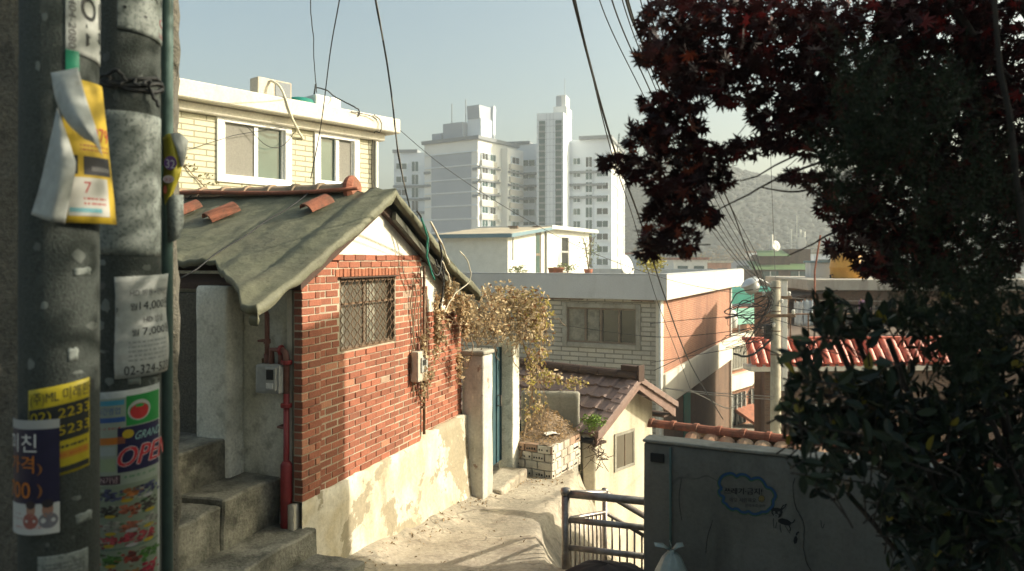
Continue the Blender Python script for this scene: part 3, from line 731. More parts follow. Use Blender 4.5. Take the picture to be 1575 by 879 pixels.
# torn flyer, curling off the pole
b = Bill('utility_pole', 95, 153, 120, 343, lift=lambda u, v: .008 + .05 * (1 - v) * u); b.paper('torn_flyer', 'torn yellow flyer curling away from the nearest pole and showing its white back', 'flyer', mat('flyer_yellow', (.40, .28, .02), rough=.6, bump=0), group=None)
b.text('-9979', .3, .96, .58, .68, RD); b.lines(.3, .95, .50, .56, 2, (.3, .1, .02)); b.rect(.06, .26, .34, .47, (.03, .03, .03)); b.rect(.36, .92, .34, .47, (.035, .035, .04)); b.rect(.5, .9, .37, .40, (.2, .2, .2)); b.rect(.1, .82, .05, .32, (.55, .55, .5))
b.text('7', .36, .48, .21, .29, RD); b.lines(.35, .75, .12, .19, 2, RD); b.rect(.12, .66, .075, .105, (.1, .42, .5)); b.done()
mb = MB(); tf = b.thing
# white folded-over back: upper fold and left flap
def px3(px, py, Y): return P(px, py, Y)
def sheet(rows, n=6):
    """crisp-cornered paper through a few rows of points"""
    R_ = [wavy(r_, n=n, amp=0) for r_ in rows]
    return [list(q) for q in zip(*[wavy([R_[i][j] for i in range(len(R_))], n=n, amp=0) for j in range(len(R_[0]))])]

up = [[px3(78, 112, 2.63), px3(92, 110, 2.62), px3(120, 104, 2.63)], [px3(86, 155, 2.60), px3(106, 150, 2.57), px3(132, 150, 2.60)], [px3(104, 190, 2.57), px3(126, 190, 2.53), px3(147, 196, 2.57)], [px3(130, 214, 2.58), px3(146, 222, 2.56), px3(158, 242, 2.58)]]
mb.grid(sheet(up))
mb.grid(sheet([[px3(88, 165, 2.64), px3(90, 170, 2.63), px3(93, 178, 2.62)], [px3(74, 230, 2.62), px3(92, 232, 2.57), px3(112, 236, 2.60)], [px3(60, 290, 2.61), px3(88, 290, 2.55), px3(116, 262, 2.59)], [px3(48, 330, 2.61), px3(75, 340, 2.56), px3(100, 344, 2.60)]]))
o = mb.build('folded_back', M['paper'], tf, world=True, smooth=True, recalc=False, solid=.0008)
b = Bill('utility_pole', 47, 136, 592, 731, skew=.035); b.paper('yellow_sticker', 'yellow company sticker with black lettering and phone numbers on the nearest pole', 'sticker', mat('sticker_yellow', (.30, .25, .012), rough=.5, bump=0), group=None)
b.text('(주)ML 미래환경', .05, 1.12, .80, .96, K); b.rect(.02, .98, .38, .78, K); b.text('02) 2233', .06, .98, .60, .74, YL, h=.004); b.text('02) 5233', .06, .98, .41, .55, YL, h=.004); b.lines(.4, .95, .28, .34, 1, K); b.rect(.4, .97, .18, .26, (.42, .2, .02)); b.lines(.42, .95, .19, .25, 1, RD, 4); b.rect(.4, .98, .03, .09, K); b.done()
b = Bill('utility_pole', 31, 92, 642, 815, off=.010, lift=lambda u, v: .012 * abs(math.sin(u * 3.1)) + .006); b.paper('crazy_price_flyer', 'creased navy blue flyer with white and orange lettering on the nearest pole', 'flyer', mat('flyer_navy', (.012, .011, .032), rough=.45, bump=0), group=None)
b.rect(.0, 1, .92, 1, (.35, .37, .36)); b.rect(0, 1, .0, .27, (.5, .52, .5)); b.text('미친', .08, .66, .72, .88, (.7, .72, .7), h=.004); b.text('가격', .10, .62, .54, .69, OR, h=.004); b.text('700', .04, .56, .32, .46, OR, h=.004); b.text(')', .66, .74, .52, .62, (.3, .12, .03)); b.text(')', .66, .74, .32, .44, (.3, .12, .03))
b.blob(.55, .12, .13, .07, (.30, .10, .08), h=.0022); b.blob(.83, .12, .15, .07, (.16, .16, .18), h=.0022); b.blob(.56, .215, .075, .065, (.36, .20, .14)); b.blob(.82, .215, .085, .07, (.30, .165, .115)); b.blob(.56, .262, .08, .035, (.04, .03, .03), h=.0032); b.blob(.82, .268, .09, .036, (.03, .025, .025), h=.0032); b.lines(.08, .4, .12, .2, 2, (.3, .08, .07), 5); b.lines(.1, .9, .04, .09, 1, RD, 3); b.done()
for (a, bb, c, d, lb) in ((113, 138, 412, 424, 'tiny scrap of pale tape high on the nearest pole below the torn flyer'), (116, 140, 795, 810, 'tiny scrap of pale tape low on the nearest pole beside the supermarket flyer'), (104, 119, 536, 556, 'tiny torn paper corner in the middle of the nearest pole above the yellow sticker')):
    b = Bill('utility_pole', a, bb, c, d, skew=.006); b.paper('paper_scrap', lb, 'paper scrap', M['greypaper'], 'scraps left on the poles', n=4, k=3, edge=.2); b.ink.add([b.at(.2, .2, .002), b.at(.3, .2, .002), b.at(.3, .3, .002)], [(0, 1, 2)], (.3, .3, .3)); b.done()
b = Bill('utility_pole', 60, 134, 852, 905); b.paper('paper_bill', 'large pale bill at the foot of the nearest pole, cut by the lower edge', 'bill', M['greypaper']); b.lines(.1, .9, .2, .8, 5, (.12, .13, .13)); b.done()
# second pole
b = Bill('telephone_pole', 181, 249, -50, 52, skew=-.03); b.paper('paper_bill', 'pale notice with a small red emblem at the top of the second pole', 'bill', M['greypaper'])
b.text('TIRT', .2, .95, .58, .70, K, slant=0); b.blob(.84, .32, .075, .06, (.30, .05, .06)); b.blob(.84, .32, .055, .042, (.25, .29, .27), h=.0035); b.blob(.12, .34, .03, .022, K); b.blob(.44, .28, .03, .022, K); b.lines(.75, .95, .08, .16, 2, (.3, .12, .12)); b.done()
b = Bill('telephone_pole', 147, 247, 172, 393, skew=-.012); b.paper('blank_sticker', 'large blank grey weathered sticker around the second pole', 'sticker', M['greypaper'], edge=.01, group=None); b.ink.add([b.at(.5, .5, .001), b.at(.51, .5, .001), b.at(.51, .51, .001)], [(0, 1, 2)], (.2, .24, .23)); b.done()
b = Bill('telephone_pole', 178, 251, 424, 580, off=.006, skew=.012, lift=lambda u, v: .02 * u * u + .006 * math.sin(v * 7)); b.paper('price_notice', 'white printed notice with 14,000 and a phone number on the second pole', 'bill', M['paper'], group=None, edge=.01)
b.text('HD 방송+인터넷', .22, .92, .80, .87, (.12, .13, .13)); b.text('월', .22, .33, .66, .73, K); b.text('14,000원', .36, .98, .65, .76, K); b.text('HD 방송', .42, .80, .53, .60, (.1, .1, .1)); b.text('월', .24, .35, .41, .475, K); b.text('7,000원', .40, .97, .40, .50, K); b.lines(.2, .85, .15, .37, 5, (.28, .3, .3)); b.text('02-324-5235', .14, .97, .03, .12, K); b.done()
b = Bill('telephone_pole', 143, 244, 600, 905, off=.004, skew=.03); b.paper('supermarket_flyer', 'colourful supermarket flyer with OPEN lettering and rows of fruit on the second pole', 'flyer', M['paper'], group=None)
b.rect(.07, .94, .0, .965, (.30, .35, .28)); b.rect(.07, .10, .0, .58, (.05, .22, .07), h=.002); b.rect(.1, .94, .0, .53, (.22, .27, .19), h=.002); b.rect(.08, .54, .93, .955, (.06, .30, .42), h=.002); b.text('24시간영업', .14, .5, .885, .92, BL); b.rect(.08, .55, .845, .87, BL, h=.002); b.lines(.1, .5, .80, .83, 1, RD); b.rect(.24, .55, .735, .77, OR, h=.002); b.lines(.26, .53, .74, .765, 1, RD, 8)
b.rect(.56, .97, .82, .97, (.02, .25, .05), h=.002); b.blob(.70, .892, .125, .052, (.42, .44, .40), h=.003, n=24); b.blob(.70, .886, .10, .040, (.45, .03, .03), h=.0036, n=20); b.blob(.70, .915, .055, .010, (.02, .30, .06), h=.0042, n=5)
b.rect(.47, .97, .59, .815, NV, h=.002); b.blob(.58, .78, .06, .022, (.5, .36, .02), h=.003); b.text('GRAND', .64, .96, .745, .785, (.3, .52, .48), h=.0035, slant=.03); [b.text('OPEN', .45 + du, 1.10 + du, .62 + dv, .715 + dv, (.62, .60, .58), h=.0038, slant=.06) for du, dv in ((-.012, 0), (.012, 0), (0, .004), (0, -.004))]; [b.text('OPEN', .45 + du, 1.10 + du, .62, .715, (.50, .03, .04), h=.0046, slant=.06) for du in (0, .006, -.005)]
b.rect(.09, .45, .68, .725, (.34, .4, .38), h=.002); b.lines(.12, .42, .69, .72, 2, (.35, .12, .1)); b.rect(.09, .45, .60, .665, (.30, .38, .22), h=.002); b.lines(.11, .4, .61, .66, 2, (.15, .25, .2)); b.rect(.08, .50, .535, .58, (.06, .03, .04), h=.002); b.text('OPEN기념', .11, .47, .542, .574, (.55, .4, .4)); b.lines(.54, .9, .55, .58, 1, GR)
r = random.Random(4)
for (v, cs) in ((.48, ((.10, .2, .05), (.06, .07, .16), (.5, .17, .03))), (.40, ((.42, .16, .05), (.06, .05, .04), (.45, .12, .05))), (.32, ((.35, .05, .04), (.3, .3, .25), (.4, .12, .06))), (.25, ((.38, .03, .05), (.42, .06, .07), (.42, .04, .06))), (.155, ((.42, .09, .05), (.07, .20, .03), (.3, .05, .03))), (.075, ((.12, .25, .03), (.40, .02, .05), (.45, .2, .03)))):
    for i in range(4):
        c = cs[i % 3] if i < 3 else cs[(i + 1) % 3]; u0 = .17 + i * .215
        for k in range(34):
            q = r.uniform(.3, 1.15); m_ = r.uniform(0, .10); b.blob(u0 + r.gauss(0, .055), v + r.gauss(0, .014), r.uniform(.016, .034), r.uniform(.004, .009), tuple(x * q + m_ * .3 for x in c), h=.0026 + k * .00005, n=6)
        for k in range(5): b.blob(u0 + r.uniform(-.10, .10), v + r.uniform(-.03, .03), r.uniform(.02, .05), r.uniform(.004, .008), r.choice(((.30, .36, .28), (.05, .12, .05), (.09, .07, .05), (.38, .36, .3))), h=.0024, n=7)
        if r.random() < .8: b.blob(u0 + r.uniform(-.03, .03), v - .026 + r.uniform(-.006, .006), .065, .009, (.42, .32, .03) if r.random() < .75 else (.4, .4, .38), h=.0046, n=12)
        b.lines(u0 - .07, u0 + .05, v - .043, v - .037, 1, (.06, .08, .06), seed=i)
b.rect(.08, .95, .205, .215, (.05, .12, .1), h=.002); b.done()
for (a, bb, c, d, lb) in ((203, 216, 545, 560, 'tiny green sticker scrap on the second pole under the white notice'), (196, 216, 566, 592, 'small pale torn paper on the second pole just above the supermarket flyer')):
    b = Bill('telephone_pole', a, bb, c, d); b.paper('paper_scrap', lb, 'paper scrap', M['greentape'] if 'green' in lb else M['greypaper'], 'scraps left on the poles', n=4, k=3, edge=.2); b.ink.add([b.at(.2, .2, .002), b.at(.3, .2, .002), b.at(.3, .3, .002)], [(0, 1, 2)], (.1, .2, .2)); b.done()
r = random.Random(51)
for pn, pt, spots in (('utility_pole', p1, ((60, 380), (120, 395), (70, 470), (50, 560), (140, 505), (120, 575), (60, 105), (70, 30), (110, 830), (75, 835), (125, 690), (118, 770))), ('telephone_pole', p2, ((165, 90), (215, 120), (180, 150), (160, 405), (225, 412), (165, 470), (160, 540), (235, 590), (170, 585), (205, 140), (160, 440), (158, 500)))):
    for px, py in spots:
        w = r.uniform(5, 14); h_ = r.uniform(4, 13); b = Bill(pn, px - w, px + w, py - h_, py + h_, off=.0012); q = MB(); n = 11
        ring = [b.at(.5 + .5 * math.cos(2 * math.pi * k / n) * r.uniform(.55, 1), .5 + .5 * math.sin(2 * math.pi * k / n) * r.uniform(.5, 1)) for k in range(n)]
        q.add([b.at(.5, .5, .0006)] + ring, [(0, 1 + k, 1 + (k + 1) % n) for k in range(n)], tuple(Vector((.10, .115, .105)) * r.uniform(.5, 1.3))); q.build('glue_residue', M['print'], pt, world=True, recalc=False)
# flyer stuck out on the right side of the second pole, by the conduit
t = thing('yellow_flyer', 'small crumpled yellow flyer with purple badge hanging off the conduit', 'flyer', P(262, 310, 3.38))
mb = MB(); mb.grid(sheet([[P(250, 212, 3.40), P(262, 206, 3.36), P(284, 222, 3.40)], [P(251, 250, 3.39), P(266, 246, 3.35), P(280, 256, 3.38)], [P(250, 290, 3.39), P(263, 286, 3.355), P(276, 274, 3.37)], [P(254, 316, 3.39), P(258, 308, 3.38), P(266, 298, 3.38)]]))
o = mb.build('sheet', mat('flyer_lemon', (.38, .33, .03), rough=.5, bump=0), t, world=True, smooth=True, recalc=False, solid=.0008); 
mb = MB()
def disc(px, py, Y, rx, ry, col, n=16): mb.add([P(px + rx * math.cos(2 * math.pi * k / n), py + ry * math.sin(2 * math.pi * k / n), Y) for k in range(n)], [tuple(range(n))], col)
disc(262, 251, 3.34, 10, 11, (.10, .04, .16)); vs_, fs_ = textmesh('32'); mb.add([P(255 + 14 * u, 258 - 13 * v + 2 * u, 3.336) for u, v in vs_], fs_, (.45, .45, .47)); disc(259, 276, 3.345, 9, 6, (.42, .36, .36)); mb.add([P(253 + 11 * u, 279 - 5 * v, 3.34) for u, v in vs_], fs_, (.30, .08, .10)); disc(254, 292, 3.36, 3, 7, (.35, .08, .04))
mb.build('print', M['print'], t, world=True, recalc=False)
mb = MB(); mb.grid([[P(262, 206, 3.355), P(276, 204, 3.36), P(290, 216, 3.40)], [P(272, 232, 3.35), P(282, 236, 3.36), P(287, 236, 3.39)], [P(278, 258, 3.36), P(281, 256, 3.37), P(283, 254, 3.38)]]); mb.build('folded_corner', M['paper'], t, world=True, smooth=True, recalc=False, solid=.0008)
mb = MB(); mb.grid([[P(256, 305, 3.39), P(268, 300, 3.36), P(282, 300, 3.40)], [P(257, 340, 3.39), P(268, 338, 3.36), P(283, 340, 3.39)], [P(258, 374, 3.39), P(266, 372, 3.37), P(277, 366, 3.39)]]); mb.build('wrapper_film', M['greypaper'], t, world=True, smooth=True, recalc=False, solid=.0008)
# ================================================================ GATE, VINE, PLANTER
def rbox(name, m, t, x0, x1, y0, y1, z0, z1, rough=(4, .008, 4), bevel=.015):
    q = MB(); q.box(x0, x1, y0, y1, z0, z1); return q.build(name, m, t, bevel=bevel, rough=rough, smooth=True)
t = thing('gate_pillar', 'stained cement gate pillar at the end of the brick wall, peeling near its top', 'pillar', HM @ Vector((3.78, -.1, -3.2)), HA, 'gate pillars')
rbox('shaft', M['pillar'], t, -.175, .17, -.15, .15, -.3, 1.95); rbox('cap', M['cement'], t, -.195, .19, -.17, .17, 1.953, 2.01)
t = thing('gate_pillar', 'pale grey and white gate pillar beyond the gate, standing by the brick planter', 'pillar', HM @ Vector((5.25, -.015, -3.2)), HA, 'gate pillars')
rbox('shaft', M['whitewash'], t, -.15, .15, -.115, .115, -.3, 2.02)
t = thing('metal_gate', 'narrow glimpse of a dark teal metal gate between two pillars', 'gate', HM @ Vector((3.96, .06, -3.05)), HA)
mb = MB(); mb.box(0, 1.13, 0, .03, .05, 1.75); mb.build('door_leaf', M['teal'], t)
mb = MB(); [mb.box(x, x + .03, -.018, -.001, .06, 1.74) for x in (.02, .2, .38, .56, .74, .92, 1.09)]; mb.build('rib', M['teal'], t)
mb = MB(); mb.tube([(.95, -.02, .9), (.95, -.07, .9), (.95, -.07, 1.05), (.95, -.02, 1.05)], .012, 6); mb.build('handle', M['steel'], t)
t = thing('door_step', 'low cement step in front of the teal gate', 'step', HM @ Vector((4.5, -.2, -3.2)), HA)
rbox('step', M['lane'], t, -.5, .58, -.16, .24, -.2, .11, rough=(4, .014, 4), bevel=.02)

LEAFV = [(-.5, 0), (-.1, .28), (.5, .05), (.1, -.25)]
def scatter_leaf(mb, p, size, col, r, droop=0):
    q = Matrix.Rotation(r.uniform(0, 6.28), 3, 'Z') @ Matrix.Rotation(r.uniform(-1.3, 1.3), 3, 'X') @ Matrix.Rotation(r.uniform(-1.2, 1.2) + droop, 3, 'Y')
    c = r.uniform(.12, .3)
    vs = [(-.5, 0, 0), (-.12, .27, c), (.5, 0, -.05), (-.1, -.25, c * .8), (0, 0, -.02)]
    mb.add([p + q @ (Vector(v) * size) for v in vs], [(0, 4, 1), (1, 4, 2), (2, 4, 3), (3, 4, 0)], col)
t = thing('dried_vine', 'dry tan climbing vine spilling over the gate pillars and the brick gable', 'vine', P(780, 600, 11))
r = random.Random(21); mb = MB(); st = MB()
VC = [(775, 462, 10.9, 42, 26, 420), (745, 478, 10.4, 34, 30, 330), (805, 470, 11.2, 36, 30, 420), (825, 500, 11.4, 26, 38, 340), (790, 505, 11.0, 40, 24, 320), (750, 510, 10.5, 32, 18, 190), (826, 545, 11.5, 18, 30, 190), (815, 580, 11.6, 14, 26, 90), (715, 490, 10.0, 24, 26, 190), (694, 474, 9.55, 26, 22, 200), (672, 452, 9.2, 18, 26, 130), (655, 500, 8.9, 10, 44, 100), (640, 560, 8.55, 12, 50, 70), (690, 560, 9.5, 12, 30, 26), (700, 505, 9.7, 14, 20, 60), (812, 630, 11.75, 8, 28, 30), (840, 580, 12.6, 22, 12, 120), (870, 590, 12.7, 30, 10, 120), (828, 625, 11.8, 12, 22, 40)]
for px, py, Y, rx, ry, n in VC:
    for i in range(int(n * (1.45 if Y > 9.9 else 4.2))):
        a = Vector((r.gauss(0, .5), r.gauss(0, .5), r.gauss(0, .5)))
        if a.length > 1.15: a *= 1.15 / a.length
        k = 1 if Y < 9.9 else 0
        p = P(px + a.x * rx, py + a.z * ry, Y + a.y * (.12 if k else .35))
        if not k and noise.noise(p * 4.2) < -.24: continue
        if k:
            l = HM.inverted() @ p; l.y = -.03 - abs(a.y) * .11; p = HM @ l
        c = Vector((.54, .43, .27)) * r.uniform(.5, 1.2)
        w = r.random()
        if px > 795 and w < .35: c = Vector((.42, .36, .11)) * r.uniform(.7, 1.2)
        elif w > .9: c = Vector((.26, .14, .07))
        elif w > .78: c = Vector((.68, .56, .38))
        elif w > .66: c = Vector((.36, .26, .15))
        c *= 1 + .35 * noise.noise(p * 2.6)
        scatter_leaf(mb, p, r.uniform(.05, .095) * (.85 if k else 1), tuple(c), r, .6)
mb.build('leaves', M['leaf_dry'], t, world=True, recalc=False)
for k in range(130):
    px = r.uniform(650, 840); py = r.uniform(445, 520); Y = 9 + (px - 650) / 190 * 2.6
    pts = [P(px, py, Y)]
    for j in range(7):
        pts.append(pts[-1] + Vector((r.uniform(-.07, .07), r.uniform(-.08, .05), r.uniform(-.13, .04))))
    st.tube(pts, r.uniform(.003, .007), 5)
for k, (x, z0) in enumerate(((2.10, -.25), (2.22, -.3), (2.05, -.2), (2.4, -.35))):
    pts = [HM @ Vector((x + .04 * math.sin(j * 1.3 + k), -.02 - .012 * (j % 2), z0 - j * .14)) for j in range(10)]
    st.tube(pts, .008, 5)
st.tube(wavy([P(800, 705, 11.3), P(812, 640, 11.6), P(820, 580, 11.6), P(800, 520, 11.3), P(770, 480, 10.9)]), .016, 6)
for k in range(9):
    pts = [P(808 + k * 3, 560, 11.6)]
    for j in range(8): pts.append(pts[-1] + Vector((r.uniform(-.03, .07), r.uniform(-.05, .05), r.uniform(-.2, -.08))))
    st.tube(pts, .004, 5)
st.build('stems', M['stem'], t, world=True)

t = thing('brick_planter', 'low planter of whitewashed perforated bricks full of dry soil', 'planter', (.55, 11.6, -3.25))
mb = MB(); hb = MB(); A, B, C, D = Vector((.03, 11.42, 0)), Vector((.60, 11.08, 0)), Vector((1.10, 11.98, 0)), Vector((.45, 12.5, 0))
r = random.Random(8)
for (a, b) in ((A, B), (B, C)):
    L = (b - a).length; d = (b - a).normalized(); n = Vector((d.y, -d.x, 0)); ang = math.atan2(d.y, d.x)
    for k in range(4):
        x = -.02 if k % 2 else -.11
        while x < L - .02:
            x0 = max(x, 0); x1 = min(x + .205, L)
            if x1 - x0 > .03:
                z0 = -3.27 + k * .125 + .004; z1 = z0 + .115
                Mx = Matrix.Translation(a) @ Matrix.Rotation(ang, 4, 'Z')
                q_ = r.uniform(.8, 1.1); cc = (.58, .54, .46) if k < 3 or r.random() < .4 else (.36, .24, .17)
                cc = tuple(c * q_ for c in cc)
                mb.box(x0 + .004, x1 - .004, r.uniform(-.004, .004), .1, z0, z1, cc, M=Mx)
                if r.random() < .8:
                    for h in range(4):
                        hx = x0 + .035 + h * .044
                        if hx < x1 - .03 and r.random() < .85: hb.box(hx - .011, hx + .011, -.0065, .03, z0 + .035, z0 + .035 + r.uniform(.018, .034), M=Mx)
            x += .214
mb.build('brick_wall', M['wbrick'], t, world=True, bevel=.006); hb.build_each('hole_shade', M['dark'], t, world=True)  # dark blocks on the brick faces stand for shade inside the perforations
mb = MB()
for a, b in ((A, B), (B, C), (C, D), (D, A)):
    pass
mb.prism([(.05, 11.46), (.59, 11.12), (1.06, 11.98), (.45, 12.46)], -3.5, -2.79); mb.build('mortar_core', M['cement'], t, world=True)
rows = []
for i in range(15):
    row = []
    for j in range(15):
        u, v = i / 14, j / 14
        p = A.lerp(B, u).lerp(D.lerp(C, u), v)
        z = -2.775 + .30 * sm(v * 1.1) * sm(1.15 - u) + .03 * noise.noise(Vector((p.x * 5, p.y * 5, 3))) + .015 * noise.noise(Vector((p.x * 17, p.y * 17, 3)))
        row.append((p.x, p.y, z))
    rows.append(row)
mb = MB(); mb.grid(rows); mb.build('soil', M['soil'], t, world=True, smooth=True, recalc=False)
litter = MB(); r = random.Random(14)
for i in range(520):
    u, v = r.random(), r.random() ** .7; p = A.lerp(B, u).lerp(D.lerp(C, u), v); p.z = -2.75 + .30 * sm(v * 1.1) * sm(1.15 - u) + r.uniform(0, .03)
    scatter_leaf(litter, p, r.uniform(.03, .06), tuple(Vector((.40, .28, .15)) * r.uniform(.5, 1.2)), r)
litter.build('dry_litter', M['leaf_dry'], t, world=True, recalc=False)['kind'] = 'stuff'
t = thing('white_card', 'white sheet of paper lying on the dry soil of the brick planter', 'paper', (.62, 11.55, -2.70), .5)
mb = MB(); mb.grid([[(-.13, -.045, .01), (0, -.05, .03), (.13, -.04, .0)], [(-.12, .05, .03), (0, .05, .045), (.14, .05, .02)]]); mb.build('sheet', M['white_paint'], t, solid=.002, recalc=False)
t = thing('cement_panel_wall', 'bare cement wall panel standing behind the planter soil', 'wall', P(848, 690, 12.45))
Mx = Matrix.Rotation(-.05, 4, 'Z')
mb = MB(); mb.box(-.50, .47, -.05, .06, -.5, .95, M=Mx); mb.build('panel', M['cement'], t, bevel=.03, rough=(4, .01, 3), smooth=True)
t = thing('cream_retaining_wall', 'narrow cream cement wall end between the planter and the brown roofed annex', 'wall', (1.28, 12.3, -4.6))
mb = MB(); mb.box(-.13, .09, -.15, .9, -1.2, 1.75); mb.build('wall', M['cream'], t, bevel=.02, rough=(4, .012, 3), smooth=True)

mb = MB(); r = random.Random(33)
for i in range(520):
    y = r.uniform(6.9, 11.2); k = r.random()
    if k < .5: x = -1.82 + (y - 6.4) * .357 + abs(r.gauss(0, .16)) + .13
    elif k < .8: x = r.uniform(-.2, .75); y = 11.1 - abs(r.gauss(0, .35))
    else: x = r.uniform(-1.2, .5)
    if x > lerp_tab(EDGE, y) - .05: continue
    p = Vector((x, y, gz(x, y) + .012)); s_ = r.uniform(.012, .05) if r.random() < .6 else r.uniform(.008, .02)
    scatter_leaf(mb, p, s_, tuple(Vector((.34, .25, .15)) * r.uniform(.4, 1.25)), r)
o = mb.build('dry_leaf_litter', M['leaf_dry'], None, recalc=False); o['kind'] = 'stuff'
# ================================================================ BROWN ROOFED ANNEX
BA = math.atan2(.75, .66)
BH = thing('brown_roofed_annex', 'small cream annex with a brown interlocking tile roof', 'house', (1.386, 12.5, 0), BA); BM = WM[BH]
AX, AZ = .92, -2.09
def bz(x): return AZ - (.74 / 1.27) * (AX - x) if x < AX else AZ - (.62 / 1.28) * (x - AX)
mb = MB(); mb.extr([(0, 0, -6), (1.84, 0, -6), (1.84, 0, bz(1.84) - .1), (AX, 0, AZ - .14), (0, 0, bz(0) - .1)], (0, 4.2, 0)); mb.build('wall', M['cream'], BH)
a = hit(947, 672, BM, 1, 0.0); c = hit(973, 710, BM, 1, 0.0)
x0, x1, z0, z1 = a.x, c.x, c.z - .02, a.z
mb = MB()
mb.box(x0 - .05, x0, -.02, .02, z0 - .05, z1 + .05); mb.box(x1, x1 + .05, -.02, .02, z0 - .05, z1 + .05); mb.box(x0, x1, -.02, .02, z1, z1 + .05); mb.box(x0, x1, -.02, .02, z0 - .05, z0)
w = mb.build('window', M['cement'], BH)
mb = MB(); mb.box(x0, x1, -.008, -.002, z0, z1); mb.build('pane', M['glass_brown'], w)
mb = MB(); [mb.box(x0 + (x1 - x0) * k / 4 - .005, x0 + (x1 - x0) * k / 4 + .005, -.016, -.010, z0, z1) for k in (2,)]; mb.build('bar', M['rust'], w)
def tiles(side, nrow, xe, ze):
    q = MB(); L = math.hypot(xe - AX, ze - AZ); ux = (xe - AX) / L; uz = (ze - AZ) / L; nx, nz = -uz * (1 if ux > 0 else -1), abs(ux)
    r = random.Random(4); pit = L / nrow; wd = .315
    for i in range(nrow):
        for j in range(14):
            y0 = -.28 + j * wd; s0 = i * pit; s1 = (i + 1) * pit + .03
            def pt(s, y, h): return (AX + ux * s + nx * h, y, AZ + uz * s + nz * h)
            lift0, lift1 = .012, .052 + r.uniform(-.004, .004)
            prof_ = [(0, .0), (.03, .028), (.08, .028), (.105, .0), (.2, -.006), (wd - .004, .0)]
            top0 = [pt(s0, y0 + a, lift0 + h) for a, h in prof_]; top1 = [pt(s1, y0 + a, lift1 + h) for a, h in prof_]
            b0 = [pt(s0, y0 + a, lift0 + h - .02) for a, h in prof_]; b1 = [pt(s1, y0 + a, lift1 + h - .028) for a, h in prof_]
            n = len(prof_); vs = top0 + top1 + b0 + b1
            fs = [(k, k + 1, n + k + 1, n + k) for k in range(n - 1)] + [(n + k, n + k + 1, 3 * n + k + 1, 3 * n + k) for k in range(n - 1)] + [(2 * n + k, 3 * n + k, 3 * n + k + 1, 2 * n + k + 1) for k in range(n - 1)] + [(0, n, 3 * n, 2 * n), (n - 1, 2 * n - 1 + 0, 4 * n - 1, 3 * n - 1)]
            q.add(vs, fs)
    return q
rf = tiles(-1, 5, -.35, -2.83).build('roof', M['browntile'], BH, recalc=False)
tiles(1, 5, 2.2, -2.71).build('roof', M['browntile'], BH, recalc=False)
mb = MB()
mb.extr([(AX, -.29, AZ + .0), (-.35, -.29, -2.84), (-.35, -.29, -2.98), (AX, -.29, AZ - .17)], (0, .04, 0)); mb.extr([(AX + .002, -.29, AZ), (2.2, -.29, -2.72), (2.2, -.29, -2.93), (AX + .002, -.29, AZ - .17)], (0, .04, 0))
mb.build('verge_board', M['brownpaint'], BH)
mb = MB()
for xe, ze in ((-.36, -2.83), (2.22, -2.71)):
    pts = []; n = 6
    for k in range(n):
        s0 = k / n; s1 = (k + 1) / n + .015
        mb.extr([(AX + (xe - AX) * s0 - .0, -.33, AZ + (ze - AZ) * s0 + .06 + .0), (AX + (xe - AX) * s0, -.12, AZ + (ze - AZ) * s0 + .075), (AX + (xe - AX) * s0, -.12, AZ + (ze - AZ) * s0 - .01), (AX + (xe - AX) * s0, -.33, AZ + (ze - AZ) * s0 - .05)], ((xe - AX) * (s1 - s0), 0, (ze - AZ) * (s1 - s0) + .012))
mb.build('verge_tiles', M['browntile'], rf, bevel=.008)
mb = MB(); y = -.3
while y < 4.0:
    pts = [(AX + .13 * math.cos(math.pi * k / 8), y, AZ + .03 + .12 * math.sin(math.pi * k / 8)) for k in range(9)]
    mb.extr(pts, (0, .40, .0)); y += .405
mb.box(AX - .10, AX + .10, -.34, -.30, AZ - .02, AZ + .26); mb.box(AX - .07, AX + .07, -.3, .05, AZ + .15, AZ + .24)
mb.build('ridge_tiles', M['darkwood'], rf, bevel=.008)
mb = MB(); mb.box(-.32, -.01, -.24, 4.0, -3.02, -2.98); mb.box(1.85, 2.17, -.24, 4.0, -2.90, -2.86); mb.build('soffit_board', M['darkwood'], BH)
mb = MB(); mb.tube([(-.39, -.25, -2.93), (-.39, 4, -2.95)], .05, 8); mb.build('gutter', M['black'], BH, smooth=True)
t = thing('green_weed', 'bright green tuft of weeds growing beside the annex eave', 'weed', P(912, 668, 12.1))
r = random.Random(2); mb = MB()
for i in range(420):
    p = P(912 + r.gauss(0, 9), 648 + abs(r.gauss(0, 9)) - 12 * r.random(), 12.05 + r.gauss(0, .09))
    scatter_leaf(mb, p, r.uniform(.03, .06), tuple(Vector((.16, .26, .045)) * r.uniform(.5, 1.3)), r, -.3)
mb.build('leaves', M['leaf_green'], t, world=True, recalc=False)
mb = MB()
for i in range(14): mb.tube([P(912 + r.gauss(0, 3), 672, 12.1), P(912 + r.gauss(0, 9), 645 + r.gauss(0, 6), 12.08)], .004, 4)
mb.build('stems', M['stem'], t, world=True)
t = thing('dead_branches', 'dark dead twigs and litter under the annex eave corner', 'twigs', P(922, 690, 12.0))
mb = MB()
for i in range(26):
    a = P(915 + r.uniform(-8, 14), 690 + r.uniform(-14, 22), 12.1 + r.uniform(-.1, .1)); mb.tube([a, a + Vector((r.uniform(-.12, .12), r.uniform(-.1, .1), r.uniform(-.12, .12))), a + Vector((r.uniform(-.25, .25), r.uniform(-.1, .1), r.uniform(-.2, .15)))], .006, 4)
mb.build('twig', M['darkwood'], t, world=True)

